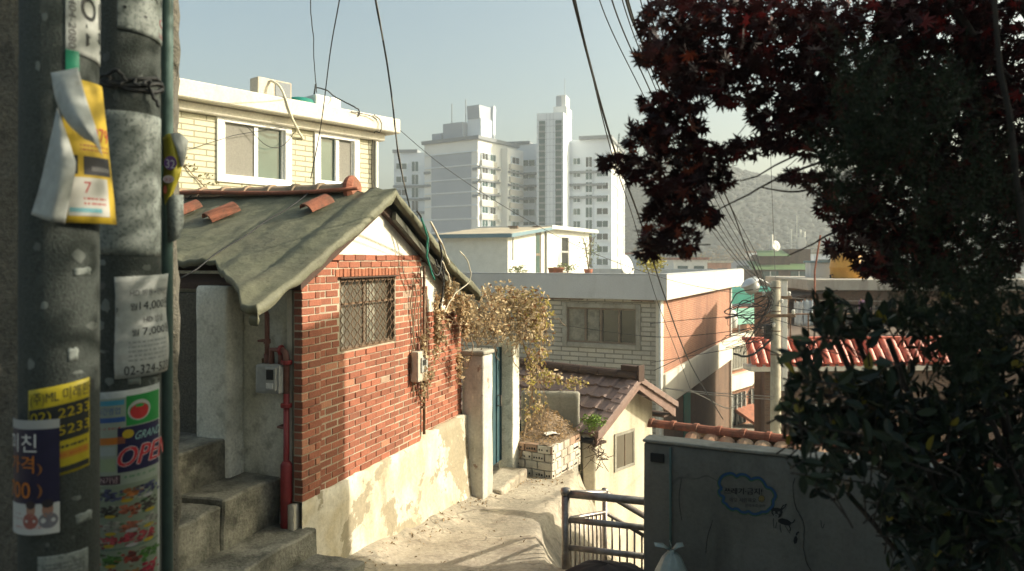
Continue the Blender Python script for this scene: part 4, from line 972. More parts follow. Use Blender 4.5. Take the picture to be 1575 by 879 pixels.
# ================================================================ RAILING
t = thing('steel_railing', 'worn tubular steel railing around the drop beside the lane', 'railing', (.5, 7.0, -3.2))
pA, pB = Vector((.503, 7.0, 0)), Vector((.992, 8.0, 0)); pC = Vector((1.75, 8.25, 0)); pW = Vector((1.34, 6.74, 0))
def zv(p, z): return Vector((p.x, p.y, z))
def part(name, build, m, smooth=True, parent=None):
    q = MB(); build(q); return q.build(name, m, parent or t, world=True, smooth=smooth)
part('post', lambda q: (q.tube([zv(pA, -3.4), zv(pA, -2.2)], .039, 12),), M['steel']); part('post_cap', lambda q: q.lathe([(.0, -.035), (.044, -.02), (.052, .01), (.042, .04), (.0, .052)], c=zv(pA, -2.18), n=14), M['steel'])
part('post', lambda q: (q.tube([zv(pB, -3.9), zv(pB, -2.5)], .027, 12),), M['steel']); part('post_cap', lambda q: q.lathe([(.0, -.03), (.034, -.015), (.040, .01), (.030, .035), (.0, .045)], c=zv(pB, -2.48), n=14), M['steel'])
part('post', lambda q: q.tube([zv(pC, -4.6), zv(pC, -3.0)], .027, 12), M['steel'])
for z, r_ in ((-2.19, .036), (-2.43, .028), (-2.69, .028)): part('rail', lambda q: q.tube([zv(pA, z), zv(pW, z - .0)], r_, 10), M['steel'])
for (z0, z1, z2, r_) in ((-2.19, -2.49, -3.0, .031), (-2.43, -2.70, -3.22, .021), (-2.98, -3.30, -3.85, .021)):
    part('rail', lambda q: q.tube([zv(pA, z0), zv(pB, z1), zv(pC, z2)], r_, 10), M['steel'])
for (a, b, za, zb, zc, zd, n) in ((pA, pB, -2.43, -2.70, -2.98, -3.30, 9), (pB, pC, -2.70, -3.22, -3.30, -3.85, 9)):
    for k in range(1, n):
        u = k / n; p = a.lerp(b, u)
        part('baluster', lambda q: q.tube([zv(p, za + (zb - za) * u), zv(p, zc + (zd - zc) * u - .05)], .0115, 6), M['steel'])

# ================================================================ PAINTED WALL AND WHAT STANDS BY IT
GA = math.atan2(-.43, .903)
GWL = thing('painted_cement_wall', 'shaded bare cement wall painted with a speech cloud and a little dog', 'wall', (1.09, 6.2, -2.9), GA); GM = WM[GWL]
mb = MB(); mb.box(0, 3.3, 0, .18, -.6, 1.385); mb.build('wall', M['graywall'], GWL, bevel=.012, rough=(3, .005, 2.5), smooth=True)
mb = MB(); mb.box(-.006, 3.3, -.012, .192, 1.39, 1.415); mb.build('coping', M['cement'], GWL, bevel=.006, rough=(4, .006, 5))
def wp(px, py, h=.006):
    q = hit(px, py, GM, 1, 0.0); return Vector((q.x, -h, q.z))
mb = MB(); a = wp(1032, 690); mb.tube([(a.x, -.02, 1.37), (a.x, -.02, -.3)], .011, 8); mb.build('drain_pipe', M['conduit'], GWL, smooth=True)
mb = MB(); a, c = wp(1001, 696), wp(1022, 712); mb.box(a.x, c.x, -.02, -.003, c.z, a.z); mb.build('vent_plate', M['dark'], GWL, bevel=.004)
def ribbon(mb, pts, w, h, col):
    ps = [wp(x, y, h) for x, y in pts]; vs = []; n = len(ps)
    for i in range(n):
        d = (ps[min(i + 1, n - 1)] - ps[max(i - 1, 0)]); d.y = 0; d.normalize(); k = Vector((-d.z, 0, d.x)) * (w[i] if isinstance(w, list) else w) * .5
        vs += [ps[i] + k, ps[i] - k]
    mb.add(vs, [(2 * i, 2 * i + 1, 2 * i + 3, 2 * i + 2) for i in range(n - 1)], col)
mb = MB(); r = random.Random(6)
bumps = [(1126, 729, 20), (1142, 729, 13), (1160, 735, 16), (1180, 752, 15), (1190, 766, 10)]
outl = [(1110, 752), (1106, 744), (1110, 734), (1118, 729.5), (1126, 729), (1131, 732), (1133, 733.5), (1138, 730.5), (1146, 731), (1152, 735), (1155, 738), (1161, 736), (1168, 736), (1174, 741), (1178, 748), (1180, 750), (1186, 752), (1191, 758), (1192.5, 764), (1189, 771), (1188.5, 778), (1182, 785), (1178, 788), (1172, 788), (1168, 790), (1160, 791.5), (1154, 789), (1151, 787), (1146, 789), (1140, 788), (1135, 784), (1131, 783), (1126, 784), (1120, 780), (1117, 776), (1112, 772), (1113, 765), (1108, 762), (1106, 756), (1110, 752)]
dn = wavy([Vector((x, y, 0)) for x, y in outl], n=5, amp=0); pl = [(p.x, p.y) for p in dn]
ribbon(mb, pl, .030, .0052, (.05, .12, .06)); ribbon(mb, [(x + .5, y - .8) for x, y in pl], .018, .0064, (.03, .075, .17))
mb.build('painted_cloud', M['paint'], GWL, recalc=False)
mb = MB()
def wtext(s, x0, x1, y0, y1, col, h=.0066, tilt=0, bold=0):
    vs, fs = textmesh(s); mb.add([wp(x0 + (x1 - x0) * u, y1 + (y0 - y1) * v + tilt * u, h) for u, v in vs], fs, col)
    if bold: mb.add([wp(x0 + (x1 - x0) * u + bold, y1 + (y0 - y1) * v + tilt * u, h + .0006) for u, v in vs], fs, col)
wtext('쓰레기·금지!', 1114, 1172, 750, 760, (.02, .02, .022), tilt=1, bold=.6)
wtext('매일 사랑해요', 1122, 1163, 765, 772, (.04, .04, .042), tilt=1); wtext('함께해요 우리', 1146, 1177, 775, 780, (.05, .05, .05), tilt=.5)
mb.add([wp(1171.5 + 4.6 * math.cos(k * .4), 767 + 5 * math.sin(k * .4), .0066) for k in range(16)], [tuple(range(16))], (.20, .15, .05)); ribbon(mb, [(1171.5 + 4.8 * math.cos(k * .4), 767 + 5.2 * math.sin(k * .4)) for k in range(17)], .003, .0072, (.05, .05, .05))
ribbon(mb, [(1169, 769), (1171.5, 770.5), (1174, 769)], .003, .0078, (.05, .05, .05)); ribbon(mb, [(1169.6, 765), (1169.6, 766)], .003, .0078, (.04, .04, .04)); ribbon(mb, [(1173.4, 765), (1173.4, 766)], .003, .0078, (.04, .04, .04))
mb.build('lettering', M['paint'], GWL, recalc=False)
mb = MB(); BKc = (.018, .02, .021); PLc = (.15, .155, .14)
def wpoly(pts, col, h): mb.add([wp(x, y, h) for x, y in pts], [tuple(range(len(pts)))], col)
wpoly([(1186, 783), (1187, 790), (1191, 795), (1197, 797), (1202, 794), (1204, 788), (1203, 783), (1196, 781), (1190, 781)], BKc, .0055)
wpoly([(1187, 782), (1186, 776), (1188, 773), (1190, 777), (1191, 782)], BKc, .0056); wpoly([(1200, 783), (1204, 777), (1211, 774.5), (1208, 780), (1203, 785)], BKc, .0057)
wpoly([(1188, 780), (1187.6, 776.5), (1188.6, 776), (1189.6, 780)], PLc, .0063); wpoly([(1202.5, 782), (1205, 778.5), (1208.5, 776.5), (1206, 780)], PLc, .0063)
wpoly([(1190, 794), (1193, 797), (1197, 796.5), (1198, 792), (1194, 790), (1190.5, 791)], PLc, .0064); wpoly([(1188.5, 787), (1191.5, 786), (1193, 789), (1190, 791)], PLc, .0066); wpoly([(1196, 787), (1199.5, 786.6), (1200.5, 790), (1197, 791)], PLc, .0066)
ribbon(mb, [(1190, 789), (1191, 788)], .006, .0072, BKc); ribbon(mb, [(1198, 789.5), (1199, 788.5)], .006, .0072, BKc); ribbon(mb, [(1193.3, 793), (1194.5, 793)], .006, .0072, BKc)
wpoly([(1197, 799), (1203, 797), (1211, 799), (1217, 803), (1216, 808), (1209, 808), (1202, 806), (1197, 803)], BKc, .0058)
ribbon(mb, [(1216, 805), (1220, 803.5), (1223, 799)], .008, .0061, BKc); ribbon(mb, [(1190, 797), (1189.5, 805), (1190.5, 812), (1193, 812), (1195, 803)], .004, .006, BKc); ribbon(mb, [(1200, 806), (1200, 813), (1202, 819)], .005, .006, BKc); ribbon(mb, [(1207, 808), (1211, 814), (1215, 820)], .004, .006, BKc); ribbon(mb, [(1213, 807), (1216, 813), (1215, 817)], .009, .0062, BKc)
wpoly([(1222, 826), (1225, 825), (1227, 829), (1225.5, 835), (1222, 837), (1220.5, 832)], BKc, .0056); ribbon(mb, [(1224, 826), (1226, 820), (1229, 818)], .011, .0062, BKc); ribbon(mb, [(1223, 824), (1229, 824)], .004, .0068, PLc)
mb.build('painted_dog', M['paint'], GWL, recalc=False)
mb = MB()
for pts in ([(1222, 735), (1220, 752), (1223, 776), (1230, 792), (1236, 804), (1237, 825), (1236, 845), (1241, 865), (1248, 879)], [(1096, 800), (1088, 830), (1086, 850)], [(1262, 800), (1265, 812), (1268, 806)], [(1048, 735), (1045, 770), (1049, 800)]):
    q = wavy([Vector((x, y, 0)) for x, y in pts], n=5, amp=.8); ribbon(mb, [(p.x, p.y) for p in q], [.005 + .007 * abs(noise.noise(Vector((i * .35, 2, 1)))) for i in range(len(q))], .0068, (.045, .045, .04))
mb.build('crack', M['paint'], GWL, recalc=False)
t = thing('plastic_rubbish_bag', 'pale translucent rubbish bag tied at the neck against the painted wall', 'bag', (1.22, 5.72, -2.74))
mb = MB(); rows = []
for i in range(13):
    u = i / 12; z = .5 * u; R_ = .145 * (math.sin(math.pi * (.16 + .80 * u)) ** .6) if u < .97 else .03
    rows.append([(R_ * math.cos(a) * (1 + .12 * noise.noise(Vector((math.cos(a) * 1.7, math.sin(a) * 1.7, u * 4)))) , R_ * math.sin(a) * (1 + .12 * noise.noise(Vector((math.cos(a) * 2, math.sin(a) * 2, u * 4 + 5)))), z + .012 * math.sin(a * 9) * u) for a in [2 * math.pi * k / 28 for k in range(28)]])
mb.grid(rows, closed=True); mb.build('body', M['bag'], t, smooth=True)
mb = MB(); mb.tube([(0, 0, .47), (0, 0, .52)], [.035, .018], 10)
for a, l in ((.4, .10), (3.0, .13), (1.7, .09)):
    d = Vector((math.cos(a), 0, math.sin(a) * .5 + .35)) * l; mb.grid([[(0, -.01, .51), (0, .01, .52)], [(d.x * .5, -.03, .51 + d.z * .7), (d.x * .5, .03, .53 + d.z * .6)], [(d.x, -.02, .50 + d.z), (d.x, .035, .51 + d.z)]])
mb.build('knot', M['bag'], t, smooth=True, solid=.002)
t = thing('covered_heap', 'dark brown rounded heap at the foot of the railing', 'heap', (.80, 6.25, -2.95))
mb = MB(); rows = []
for i in range(9):
    a = i / 8 * math.pi / 2; R_ = .5 * math.cos(a) ** .75; z = .41 * math.sin(a)
    rows.append([(R_ * math.cos(w) * (1 + .1 * noise.noise(Vector((math.cos(w) * 2, math.sin(w) * 2, z * 5)))), R_ * .66 * math.sin(w), z + .02 * noise.noise(Vector((math.cos(w) * 3, math.sin(w) * 3, a)))) for w in [2 * math.pi * k / 32 for k in range(32)]])
mb.grid(rows, closed=True); mb.build('sheet', M['heap'], t, smooth=True)

# low house behind the painted wall: terracotta ridge
t = thing('terracotta_roofed_house', 'low house behind the painted wall, only its red terracotta ridge and broken tiles showing', 'house', P(1005, 664, 9.3))
a = P(1000, 655, 9.5); b = P(1560, 722, 7.4); d = (b - a).normalized(); nrm = Vector((d.y, -d.x, 0)).normalized()
L = (b - a).length; r = random.Random(3); mb = MB(); k = 0; s = 0
up = Vector((0, 0, 1))
while s < L:
    c = a + d * s
    pts = [c + nrm * (.085 * math.cos(math.pi * q / 8)) + up * (.085 * math.sin(math.pi * q / 8)) for q in range(9)]; mb.extr(pts, d * .285)
    pts = [c + nrm * (.10 * math.cos(math.pi * q / 8)) + up * (.10 * math.sin(math.pi * q / 8)) for q in range(9)]; mb.extr(pts, d * .05)
    s += .29
ro = mb.build('ridge_tiles', M['terracotta'], t, world=True, bevel=.004)
mb = MB(); s = 0
while s < L:
    for row in range(3):
        if s < .42 + row * .3: continue
        c = a + d * (s + r.uniform(-.02, .02)) + nrm * (.10 + row * .22) - up * (.04 + row * .10 + r.uniform(-.01, .015))
        pts = [c + d * (.10 * math.cos(math.pi * q / 6)) + up * (.06 * math.sin(math.pi * q / 6)) for q in range(7)] + [c + d * (.08 * math.cos(math.pi * q / 6)) + up * (.045 * math.sin(math.pi * q / 6)) for q in range(6, -1, -1)]
        mb.extr(pts, nrm * .25 - up * .11)
        c = a + d * (s + r.uniform(-.02, .02)) - nrm * (.10 + row * .22) - up * (.04 + row * .10)
        pts = [c + d * (.10 * math.cos(math.pi * q / 6)) + up * (.06 * math.sin(math.pi * q / 6)) for q in range(7)]
        mb.extr(pts, -nrm * .25 - up * .11)
    s += .205
mb.build('roof_tiles', mat('faded_roof_tile', (.42, .30, .20), c2=(.36, .18, .11), vs=4, dirt=(.2, .15, .1), ds=6, streak=False, bump=.3), ro, world=True)
mb = MB(); mb.extr([a + d * .6 + nrm * .5 - up * .35, a + d * .6 - up * .06, a + d * .6 - nrm * 2.5 - up * 1.3, a + d * .6 - nrm * 2.4 - up * 3.2, a + d * .6 + nrm * .45 - up * 3.0], d * (L - .6)); mb.build('wall', M['cement'], t, world=True)
# ================================================================ YELLOW HOUSE
YA = math.atan2(.763, .646)
YH = thing('cream_brick_house', 'two storey cream brick house with a white parapet behind the tarpaulin roof', 'house', (-2.71, 15, 0), YA); YM = WM[YH]
W1 = (-3.34, -2.04, 1.36, 2.38); W2 = (-1.43, -.51, 1.42, 2.37)
mb = MB(); XL = -7.5
xs = [XL, W1[0], W1[1], W2[0], W2[1], 0]
for a, b in ((XL, W1[0]), (W1[1], W2[0]), (W2[1], -.12)): mb.box(a, b, 0, .25, -4.5, 2.45)
for w in (W1, W2): mb.box(w[0], w[1], 0, .25, -4.5, w[2]); mb.box(w[0], w[1], 0, .25, w[3], 2.45)
mb.box(-.25, 0 - .002, .25, 5, -4.5, 2.45); mb.box(XL, XL + .25, .25, 5, -4.5, 2.45)
mb.build('wall', M['yellowbrick'], YH)
mb = MB(); mb.box(-.12, .02, -.02, .25, -4.5, 2.448); mb.build('corner_trim', M['cream'], YH, bevel=.01)
mb = MB(); mb.box(XL - .35, .35, -.32, 5.3, 2.54, 2.83); mb.build('parapet', M['creampaint'], YH, bevel=.02)
mb = MB(); mb.box(XL - .2, .12, -.12, 5.1, 2.38, 2.535); mb.build('cornice', M['creampaint'], YH, bevel=.02)
for w in (W1, W2):
    q = MB(); a, b, z0, z1 = w; f = .07; e = -.035
    q.box(a - .06, a + f, e, .16, z0 - .06, z1 + .05); q.box(b - f, b + .06, e, .16, z0 - .06, z1 + .05); q.box(a + f, b - f, e, .16, z1 - f, z1 + .05); q.box(a + f, b - f, e, .16, z0 - .06, z0 + f)
    wd = q.build('window', M['white_frame'], YH, bevel=.006)
    q = MB(); q.box(a + f, b - f, .07, .08, z0 + f, z1 - f); q.build('pane', M['glass_green'], wd)
    q = MB(); m_ = a + (b - a) * .52; q.box(m_ - .035, m_ + .035, .01, .065, z0 + f + .002, z1 - f - .002)
    q.box(a + f + .002, a + f + .04, .02, .062, z0 + f + .002, z1 - f - .002); q.box(b - f - .04, b - f - .002, .02, .062, z0 + f + .002, z1 - f - .002); q.build('sash', M['white_frame'], wd)
    q = MB()
    if w is W1: q.box(a + f + .04, m_ - .035, .03, .034, z0 + f + .004, z1 - f - .004)
    else: q.box(m_ + .035, b - f - .04, .03, .034, z0 + f + .004, z1 - f - .004)
    q.build('insect_screen', mat('insect_screen', (.21, .205, .18), bump=0, rough=.8), wd)
    q = MB(); n = 16; x0, x1 = (m_ + .05, b - f - .05) if w is W1 else (a + f + .05, m_ - .05)
    rows = [[(x0 + (x1 - x0) * .45 * k / n if w is W2 else x0 + (x1 - x0) * k / n, .11 + .012 * math.sin(k * 2.1), z) for k in range(n + 1)] for z in (z0 + f, z1 - f)]
    q.grid(rows); q.build('curtain', M['curtain'], wd, smooth=True, recalc=False)
mb = MB(); mb.tube([(-.06, -.06, 2.36), (-.06, -.06, -4)], .035, 10); mb.build_each('downpipe', M['white_paint'], YH, smooth=True)
mb = MB(); mb.box(XL, -.3, .3, 5, 2.60, 2.845); mb.build('roof_deck', M['cement'], YH)
def onroof(px, yl):      # roof point of the cream house under a pixel column
    return None
def yl(x, y, z): return YM @ Vector((x, y, z))
t = thing('air_conditioner_unit', 'small air conditioner outdoor unit on the cream house parapet', 'air conditioner', yl(-2.35, .05, 2.83), YA)
mb = MB(); mb.box(-.34, .34, -.13, .13, .03, .34); mb.build('casing', M['cream_plastic'], t, bevel=.015)
mb = MB(); mb.box(.0, .30, -.142, -.131, .06, .31); mb.build('fan_grille', M['apt_dark'], t)
mb = MB(); mb.box(-.3, -.22, -.12, .12, 0, .03); mb.box(.22, .3, -.12, .12, 0, .03); mb.build('foot', M['rust'], t)
mb = MB(); mb.tube(wavy([(-.1, -.15, .30), (-.02, -.3, .2), (.06, -.38, -.05), (.2, -.35, -.35), (.42, -.2, -.5), (.62, -.06, -.62)], amp=.01), .022, 8); mb.build('hose', M['cloudy_hose'], t, smooth=True)
t = thing('green_roof_basin', 'green plastic basin lying upturned on the cream house roof', 'basin', yl(-1.55, .35, 2.83), YA)
mb = MB(); mb.lathe([(.30, 0), (.29, .05), (.24, .17), (.2, .19), (.0, .19)], n=24); mb.build('bowl', M['greentarp'], t, smooth=True)
mb = MB(); mb.lathe([(.31, 0), (.33, .01), (.33, .035), (.30, .04)], n=24); mb.build('rim', M['greentarp'], t, smooth=True)
t = thing('white_roof_box', 'white covered box on the cream house roof beside the green basin', 'box', yl(-1.05, .35, 2.83), YA)
mb = MB(); mb.prism([(-.3, -.2), (.3, -.2), (.3, .2), (-.3, .2)], 0, .30); mb.build('box', M['white_paint'], t, bevel=.05, seg=3)
mb = MB(); mb.tube(wavy([(-.2, -.1, .44), (-.05, -.22, .40), (.1, -.25, .3), (.2, -.62, .1), (.34, -.68, .02), (.33, -.68, -.1)], amp=.01), .013, 6); mb.tube([(-.26, -.1, .30), (-.24, -.12, .5)], .014, 6); mb.build('cable', M['wire'], t, smooth=True)
t = thing('hanging_cables', 'thin dark cables sagging across the cream house front between its windows', 'cable', yl(-2.2, -.06, 2.0), YA)
def yc(pts, r_, nm, m_='wire', seed=1): 
    q = MB(); q.tube(wavy([yl(*p) for p in pts], amp=.008, seed=seed), r_, 5); q.build(nm, M[m_], t, world=True, smooth=True)
yc([(-2.9, -.05, 2.30), (-2.55, -.06, 2.02), (-2.3, -.06, 1.98), (-2.1, -.06, 2.1), (-1.95, -.06, 2.3)], .006, 'cable'); yc([(-4.9, -.05, 1.62), (-4.0, -.06, 1.75), (-3.1, -.06, 2.1), (-2.2, -.07, 2.35)], .005, 'cable', seed=4); yc([(-.35, -.34, 2.82), (-.2, -.36, 2.7), (-.2, -.34, 2.50), (-.16, -.06, 2.40), (-.16, -.05, 1.0)], .010, 'cable', seed=8); yc([(-.9, -.34, 2.8), (-.5, -.36, 2.78), (-.3, -.36, 2.72)], .008, 'cable', seed=5)
mb = MB(); r = random.Random(9)
for k in range(30):
    p = yl(-4.3 + k * .03 + r.uniform(-.05, .05), -.04, 1.75 - k * .017 + r.uniform(-.1, .1)); scatter_leaf(mb, p, .07, (.22, .2, .1), r)
t = thing('wall_creeper', 'thin withered creeper on the cream brick under the larger window', 'creeper', yl(-4.0, -.05, 1.3), YA)
mb.build('leaves', M['leaf_dry'], t, world=True, recalc=False)
mb = MB(); mb.tube(wavy([yl(-4.5, -.03, 2.1), yl(-4.1, -.03, 1.7), yl(-3.9, -.03, 1.45), yl(-3.5, -.03, 1.1), yl(-3.2, -.03, .8)], amp=.03), .008, 5); mb.build('stems', M['stem'], t, world=True)

# ================================================================ GREY VILLA
VA = math.atan2(-.43, .903)
VH = thing('grey_villa', 'flat roofed grey and red brick villa with a wide white parapet', 'house', (4.76, 24, 0), VA); VM = WM[VH]
wx0, wx1, wz0, wz1 = -3.2, -.8, -2.78, -1.6
mb = MB(); XL = -12; L = 13.4
mb.box(XL, wx0, 0, .3, -9, -1.2); mb.box(wx1, -.14, 0, .3, -9, -1.2); mb.box(wx0, wx1, 0, .3, -9, wz0); mb.box(wx0, wx1, 0, .3, wz1, -1.2)
mb.build('front_wall', M['greybrick'], VH)
mb = MB(); mb.box(-.14, .03, -.03, .30, -9, -1.3); mb.build('corner_pier', M['creampaint'], VH)
mb = MB(); mb.box(-.3, 0, .30, L, -3.72, -1.2); mb.build('brick_side_wall', M['redbrick_far'], VH)
mb = MB(); mb.box(-.3, .10, .302, L + .1, -4.78, -3.723); mb.build('white_band', M['creampaint'], VH)
mb = MB(); mb.box(-.3, -.02, .30, L, -9, -4.783); mb.build('lower_wall', M['brownbrick'], VH)  # darker brick than above: the lower storey's shade is in the colour
mb = MB(); mb.box(-.4, .28, L + .05, 15.9, -1.32, -1.26); mb.box(XL + .1, 0, L, L + .3, -9, -1.3); mb.build('rear_wall', M['cement'], VH)
mb = MB(); mb.box(XL, .28, -.3, -.02, -1.29, -.47); mb.box(.03, .28, -.02, 15.9, -1.285, -.474); mb.box(XL, .03, 15.6, 15.9, -1.285, -.48); mb.box(XL - .25, XL, -.3, 15.9, -1.29, -.47)
mb.build('parapet', M['greypaint'], VH, bevel=.02)
mb = MB(); mb.box(.281, .288, -.295, 15.88, -1.27, -.476); mb.build('parapet_lit_face', M['creampaint'], VH)  # paler skin: the sun on this side is put into the colour
mb = MB(); mb.box(XL, .29, -.31, .0, -.468, -.445); mb.box(.02, .295, .0, 15.9, -.468, -.445); mb.build('coping', M['greypaint'], VH, bevel=.008)
mb = MB(); mb.box(XL, .0, -.02, 15.6, -1.18, -.92); mb.build('roof_deck', M['cement'], VH)
q = MB(); f = .1
for a, b, c, d in ((wx0 - .16, wx0, wz0 - .16, wz1 + .16), (wx1, wx1 + .16, wz0 - .16, wz1 + .16), (wx0, wx1, wz1, wz1 + .16), (wx0, wx1, wz0 - .16, wz0)): q.box(a, b, -.05, .12, c, d)
wd = q.build('window', M['cement'], VH, bevel=.015)
q = MB(); q.box(wx0, wx1, .10, .12, wz0, wz1); q.build('pane', M['glass_dark'], wd)
q = MB()
for k, u in enumerate((0, .27, .5, .76, 1)): x = wx0 + (wx1 - wx0) * u; q.box(x - .035, x + .035, .02, .095, wz0 + .06, wz1 - .06)
q.box(wx0, wx1, .02, .095, wz0, wz0 + .06); q.box(wx0, wx1, .02, .095, wz1 - .06, wz1); q.build('frame', M['bronze'], wd)
q = MB()
for x0, x1 in ((wx0 + .04, wx0 + .60), (wx0 + .70, wx0 + 1.12)):
    q.grid([[(x0 + (x1 - x0) * k / 20, .085 + .006 * math.sin(k * 1.9), z) for k in range(21)] for z in (wz0 + .06, wz1 - .06)])
q.build('curtain', M['curtain'], wd, smooth=True, recalc=False)
mb = MB(); mb.tube([(.02, -.07, -1.3), (.02, -.07, -9)], .05, 8); mb.tube([(.06, L - .1, -1.3), (.06, L - .1, -9)], .05, 8); mb.build_each('downpipe', M['white_paint'], VH, smooth=True)
mb = MB(); mb.box(-.015, .012, 3.4, 4.5, -7.6, -4.9); mb.build('side_door', M['greentarp'], VH)
mb = MB(); mb.box(-4.2, -2.6, -.1, -.02, -1.335, -1.295); mb.box(-.9, -.2, -.2, -.05, -1.34, -1.295); mb.build('rusted_edge', M['rust'], VH)
RM = thing('rooftop_room', 'white rooftop room with a dusty sheet metal lean-to roof on the grey villa', 'hut', VM @ Vector((-6.6, 2.4, -.92)), VA)
mb = MB(); mb.extr([(-2.9, 0, 0), (0, 0, 0), (0, 0, 1.88), (-2.9, 0, 1.88)], (0, .1, 0))
mb.extr([(0, .1, 0), (0, 2.7, 0), (0, 2.7, 2.15), (0, .1, 1.88)], (-.1, 0, 0)); mb.extr([(0, 3.3, 0), (0, 3.75, 0), (0, 3.75, 2.25), (0, 3.3, 2.2)], (-.1, 0, 0)); mb.box(-2.9, -2.8, .1, 3.7, 0, 1.9); mb.box(-2.8, -.1, 3.6, 3.7, 0, 2.2)
mb.build('wall', M['white_paint'], RM)
mb = MB(); mb.box(-.08, -.03, 2.7, 3.3, 0, 2.12); dr = mb.build('door', M['bronze'], RM); mb = MB(); mb.box(-.03, -.022, 2.8, 3.2, .3, 1.1); mb.box(-.03, -.022, 2.8, 3.2, 1.2, 2.0); mb.build('pane', M['glass_green'], dr)
mb = MB(); mb.extr([(-3.2, -.3, 1.88), (.3, -.3, 1.88), (.3, 4.0, 2.33), (-3.2, 4.0, 2.33)], (0, 0, .06)); mb.build('roof', M['sheetroof'], RM, bevel=.01)
mb = MB(); mb.box(-3.2, .3, -.34, -.305, 1.78, 1.93); mb.extr([(.305, -.3, 1.78), (.305, 4.0, 2.24), (.305, 4.0, 2.36), (.305, -.3, 1.93)], (.03, 0, 0)); mb.build('flashing', M['blueflash'], RM)
mb = MB(); mb.tube([(.08, .3, 1.85), (.08, .3, .9)], .03, 6); mb.tube([(.05, 3.72, 2.2), (.05, 3.72, 0)], .05, 6); mb.build_each('downpipe', M['greyplastic'], RM)
mb = MB(); r = random.Random(4); [mb.box(x, x + r.uniform(.3, .7), y, y + .15, 2.0 + .105 * y, 2.05 + .105 * y) for x, y in ((-1.0, 2.2), (-.3, 3.0), (-1.6, 3.3))]; mb.build_each('roof_weight', M['rust'], RM, bevel=.02)
RN = thing('rooftop_room', 'flat roofed white rooftop annex with one tall narrow window beside the lean-to', 'hut', VM @ Vector((-6.6, 6.3, -.92)), VA)
mb = MB(); mb.box(-.1, 0, 0, 1.75, 0, 2.25); mb.box(-.1, 0, 2.7, 5.5, 0, 2.25); mb.box(-.1, 0, 1.75, 2.7, 0, .6); mb.box(-.1, 0, 1.75, 2.7, 1.95, 2.25); mb.box(-3, -.1, 0, .1, 0, 2.25); mb.box(-3, -.1, 5.4, 5.5, 0, 2.25); mb.box(-3, -2.9, .1, 5.4, 0, 2.25); mb.build('wall', M['white_paint'], RN)
mb = MB(); mb.box(-3.3, .35, -.2, 5.9, 2.255, 2.42); mb.build('roof', M['white_paint'], RN, bevel=.02)
mb = MB(); mb.box(-.08, -.02, 1.75, 1.83, .6, 1.95); mb.box(-.08, -.02, 2.62, 2.7, .6, 1.95); mb.box(-.08, -.02, 1.83, 2.62, 1.25, 1.33); wd = mb.build('window', M['greyplastic'], RN); mb = MB(); mb.box(-.06, -.05, 1.8, 2.65, .6, 1.95); mb.build('pane', M['glass_dark'], wd)
def bushlet(name, label, cat, p, rx, rz, n, size, colf, group=None, mt='leaf_green', stems=4, seed=1, pot=None):
    t = thing(name, label, cat, p, 0, group); r = random.Random(seed); q = MB()
    for i in range(n):
        a = Vector((r.gauss(0, .5), r.gauss(0, .5), r.gauss(0, .45)))
        if a.length > 1: a /= a.length
        scatter_leaf(q, Vector((a.x * rx, a.y * rx, rz + a.z * rz)), size * r.uniform(.7, 1.3), colf(r), r)
    q.build('leaves', M[mt], t, recalc=False)
    q = MB()
    for i in range(stems): q.tube([(0, 0, -.1), (r.uniform(-.3, .3) * rx, r.uniform(-.3, .3) * rx, rz), (r.uniform(-.7, .7) * rx, r.uniform(-.7, .7) * rx, rz * 1.6)], .012, 5)
    q.build('stems', M['stem'], t)
    if pot:
        q = MB(); q.lathe([(pot * .7, -pot * 1.2), (pot, 0), (pot * .9, 0), (pot * .8, -.05)], n=14); q.build('pot', M['terracotta'], t, smooth=True)
    return t
gcol = lambda r: tuple(Vector((.18, .22, .07)) * r.uniform(.6, 1.3))
ycol = lambda r: tuple(Vector((.42, .36, .05)) * r.uniform(.6, 1.25))
bushlet('potted_plant', 'yellow green potted plant in front of the lean-to room, beside its door', 'plant', P(797, 424, 28.6), .35, .22, 160, .09, gcol, 'plants on the villa roof', pot=.2, seed=2)
bushlet('potted_plant', 'yellow green potted plant by the reddish pot below the narrow rooftop window', 'plant', P(872, 420, 31), .5, .2, 200, .09, gcol, 'plants on the villa roof', pot=.22, seed=3)
bushlet('potted_plant', 'thin climbing plant arching at the right end of the rooftop annex', 'plant', P(905, 414, 34), .5, .9, 130, .11, gcol, 'plants on the villa roof', pot=.22, seed=4, stems=9)
bushlet('yellow_bush', 'bright yellow bush standing above the corner of the villa parapet', 'bush', P(1003, 421, 30), .62, .42, 420, .12, ycol, None, seed=5)
t = thing('planter_pot', 'low reddish brown pot on the villa roof between the door and the narrow window', 'pot', P(855, 422, 30.4))
mb = MB(); mb.lathe([(.26, -.1), (.32, .22), (.34, .22), (.34, .27), (.28, .27), (.27, .1)], n=18); mb.build('pot', M['terracotta'], t, smooth=True); mb = MB(); mb.lathe([(.0, .2), (.27, .2), (.27, .21)], n=18); mb.build('soil', M['soil'], t)
def dish(name, label, p, R_, az, tilt=20, group='satellite dishes'):
    t = thing(name, label, 'satellite dish', p, az, group)
    Mx = Matrix.Rotation(rad(90 - tilt), 3, 'X')
    q = MB(); q.lathe([(0, .0), (R_ * .5, R_ * .05), (R_, R_ * .2), (R_, R_ * .23), (R_ * .5, R_ * .08), (0, .03)], n=26, M=Mx); q.build('reflector', M['white_paint'], t, smooth=True)
    q = MB(); q.tube([(0, .05, 0), (0, .12, -.2), (0, .14, -R_ * 1.5)], .03, 6); q.build('mount', M['greyplastic'], t)
    q = MB(); q.tube([(0, -.02, -R_ * .9), (0, -R_ * .8, -.1)], .014, 5); q.box(-.04, .04, -R_ * .85, -R_ * .7, -.14, -.04); q.build('arm', M['greyplastic'], t)
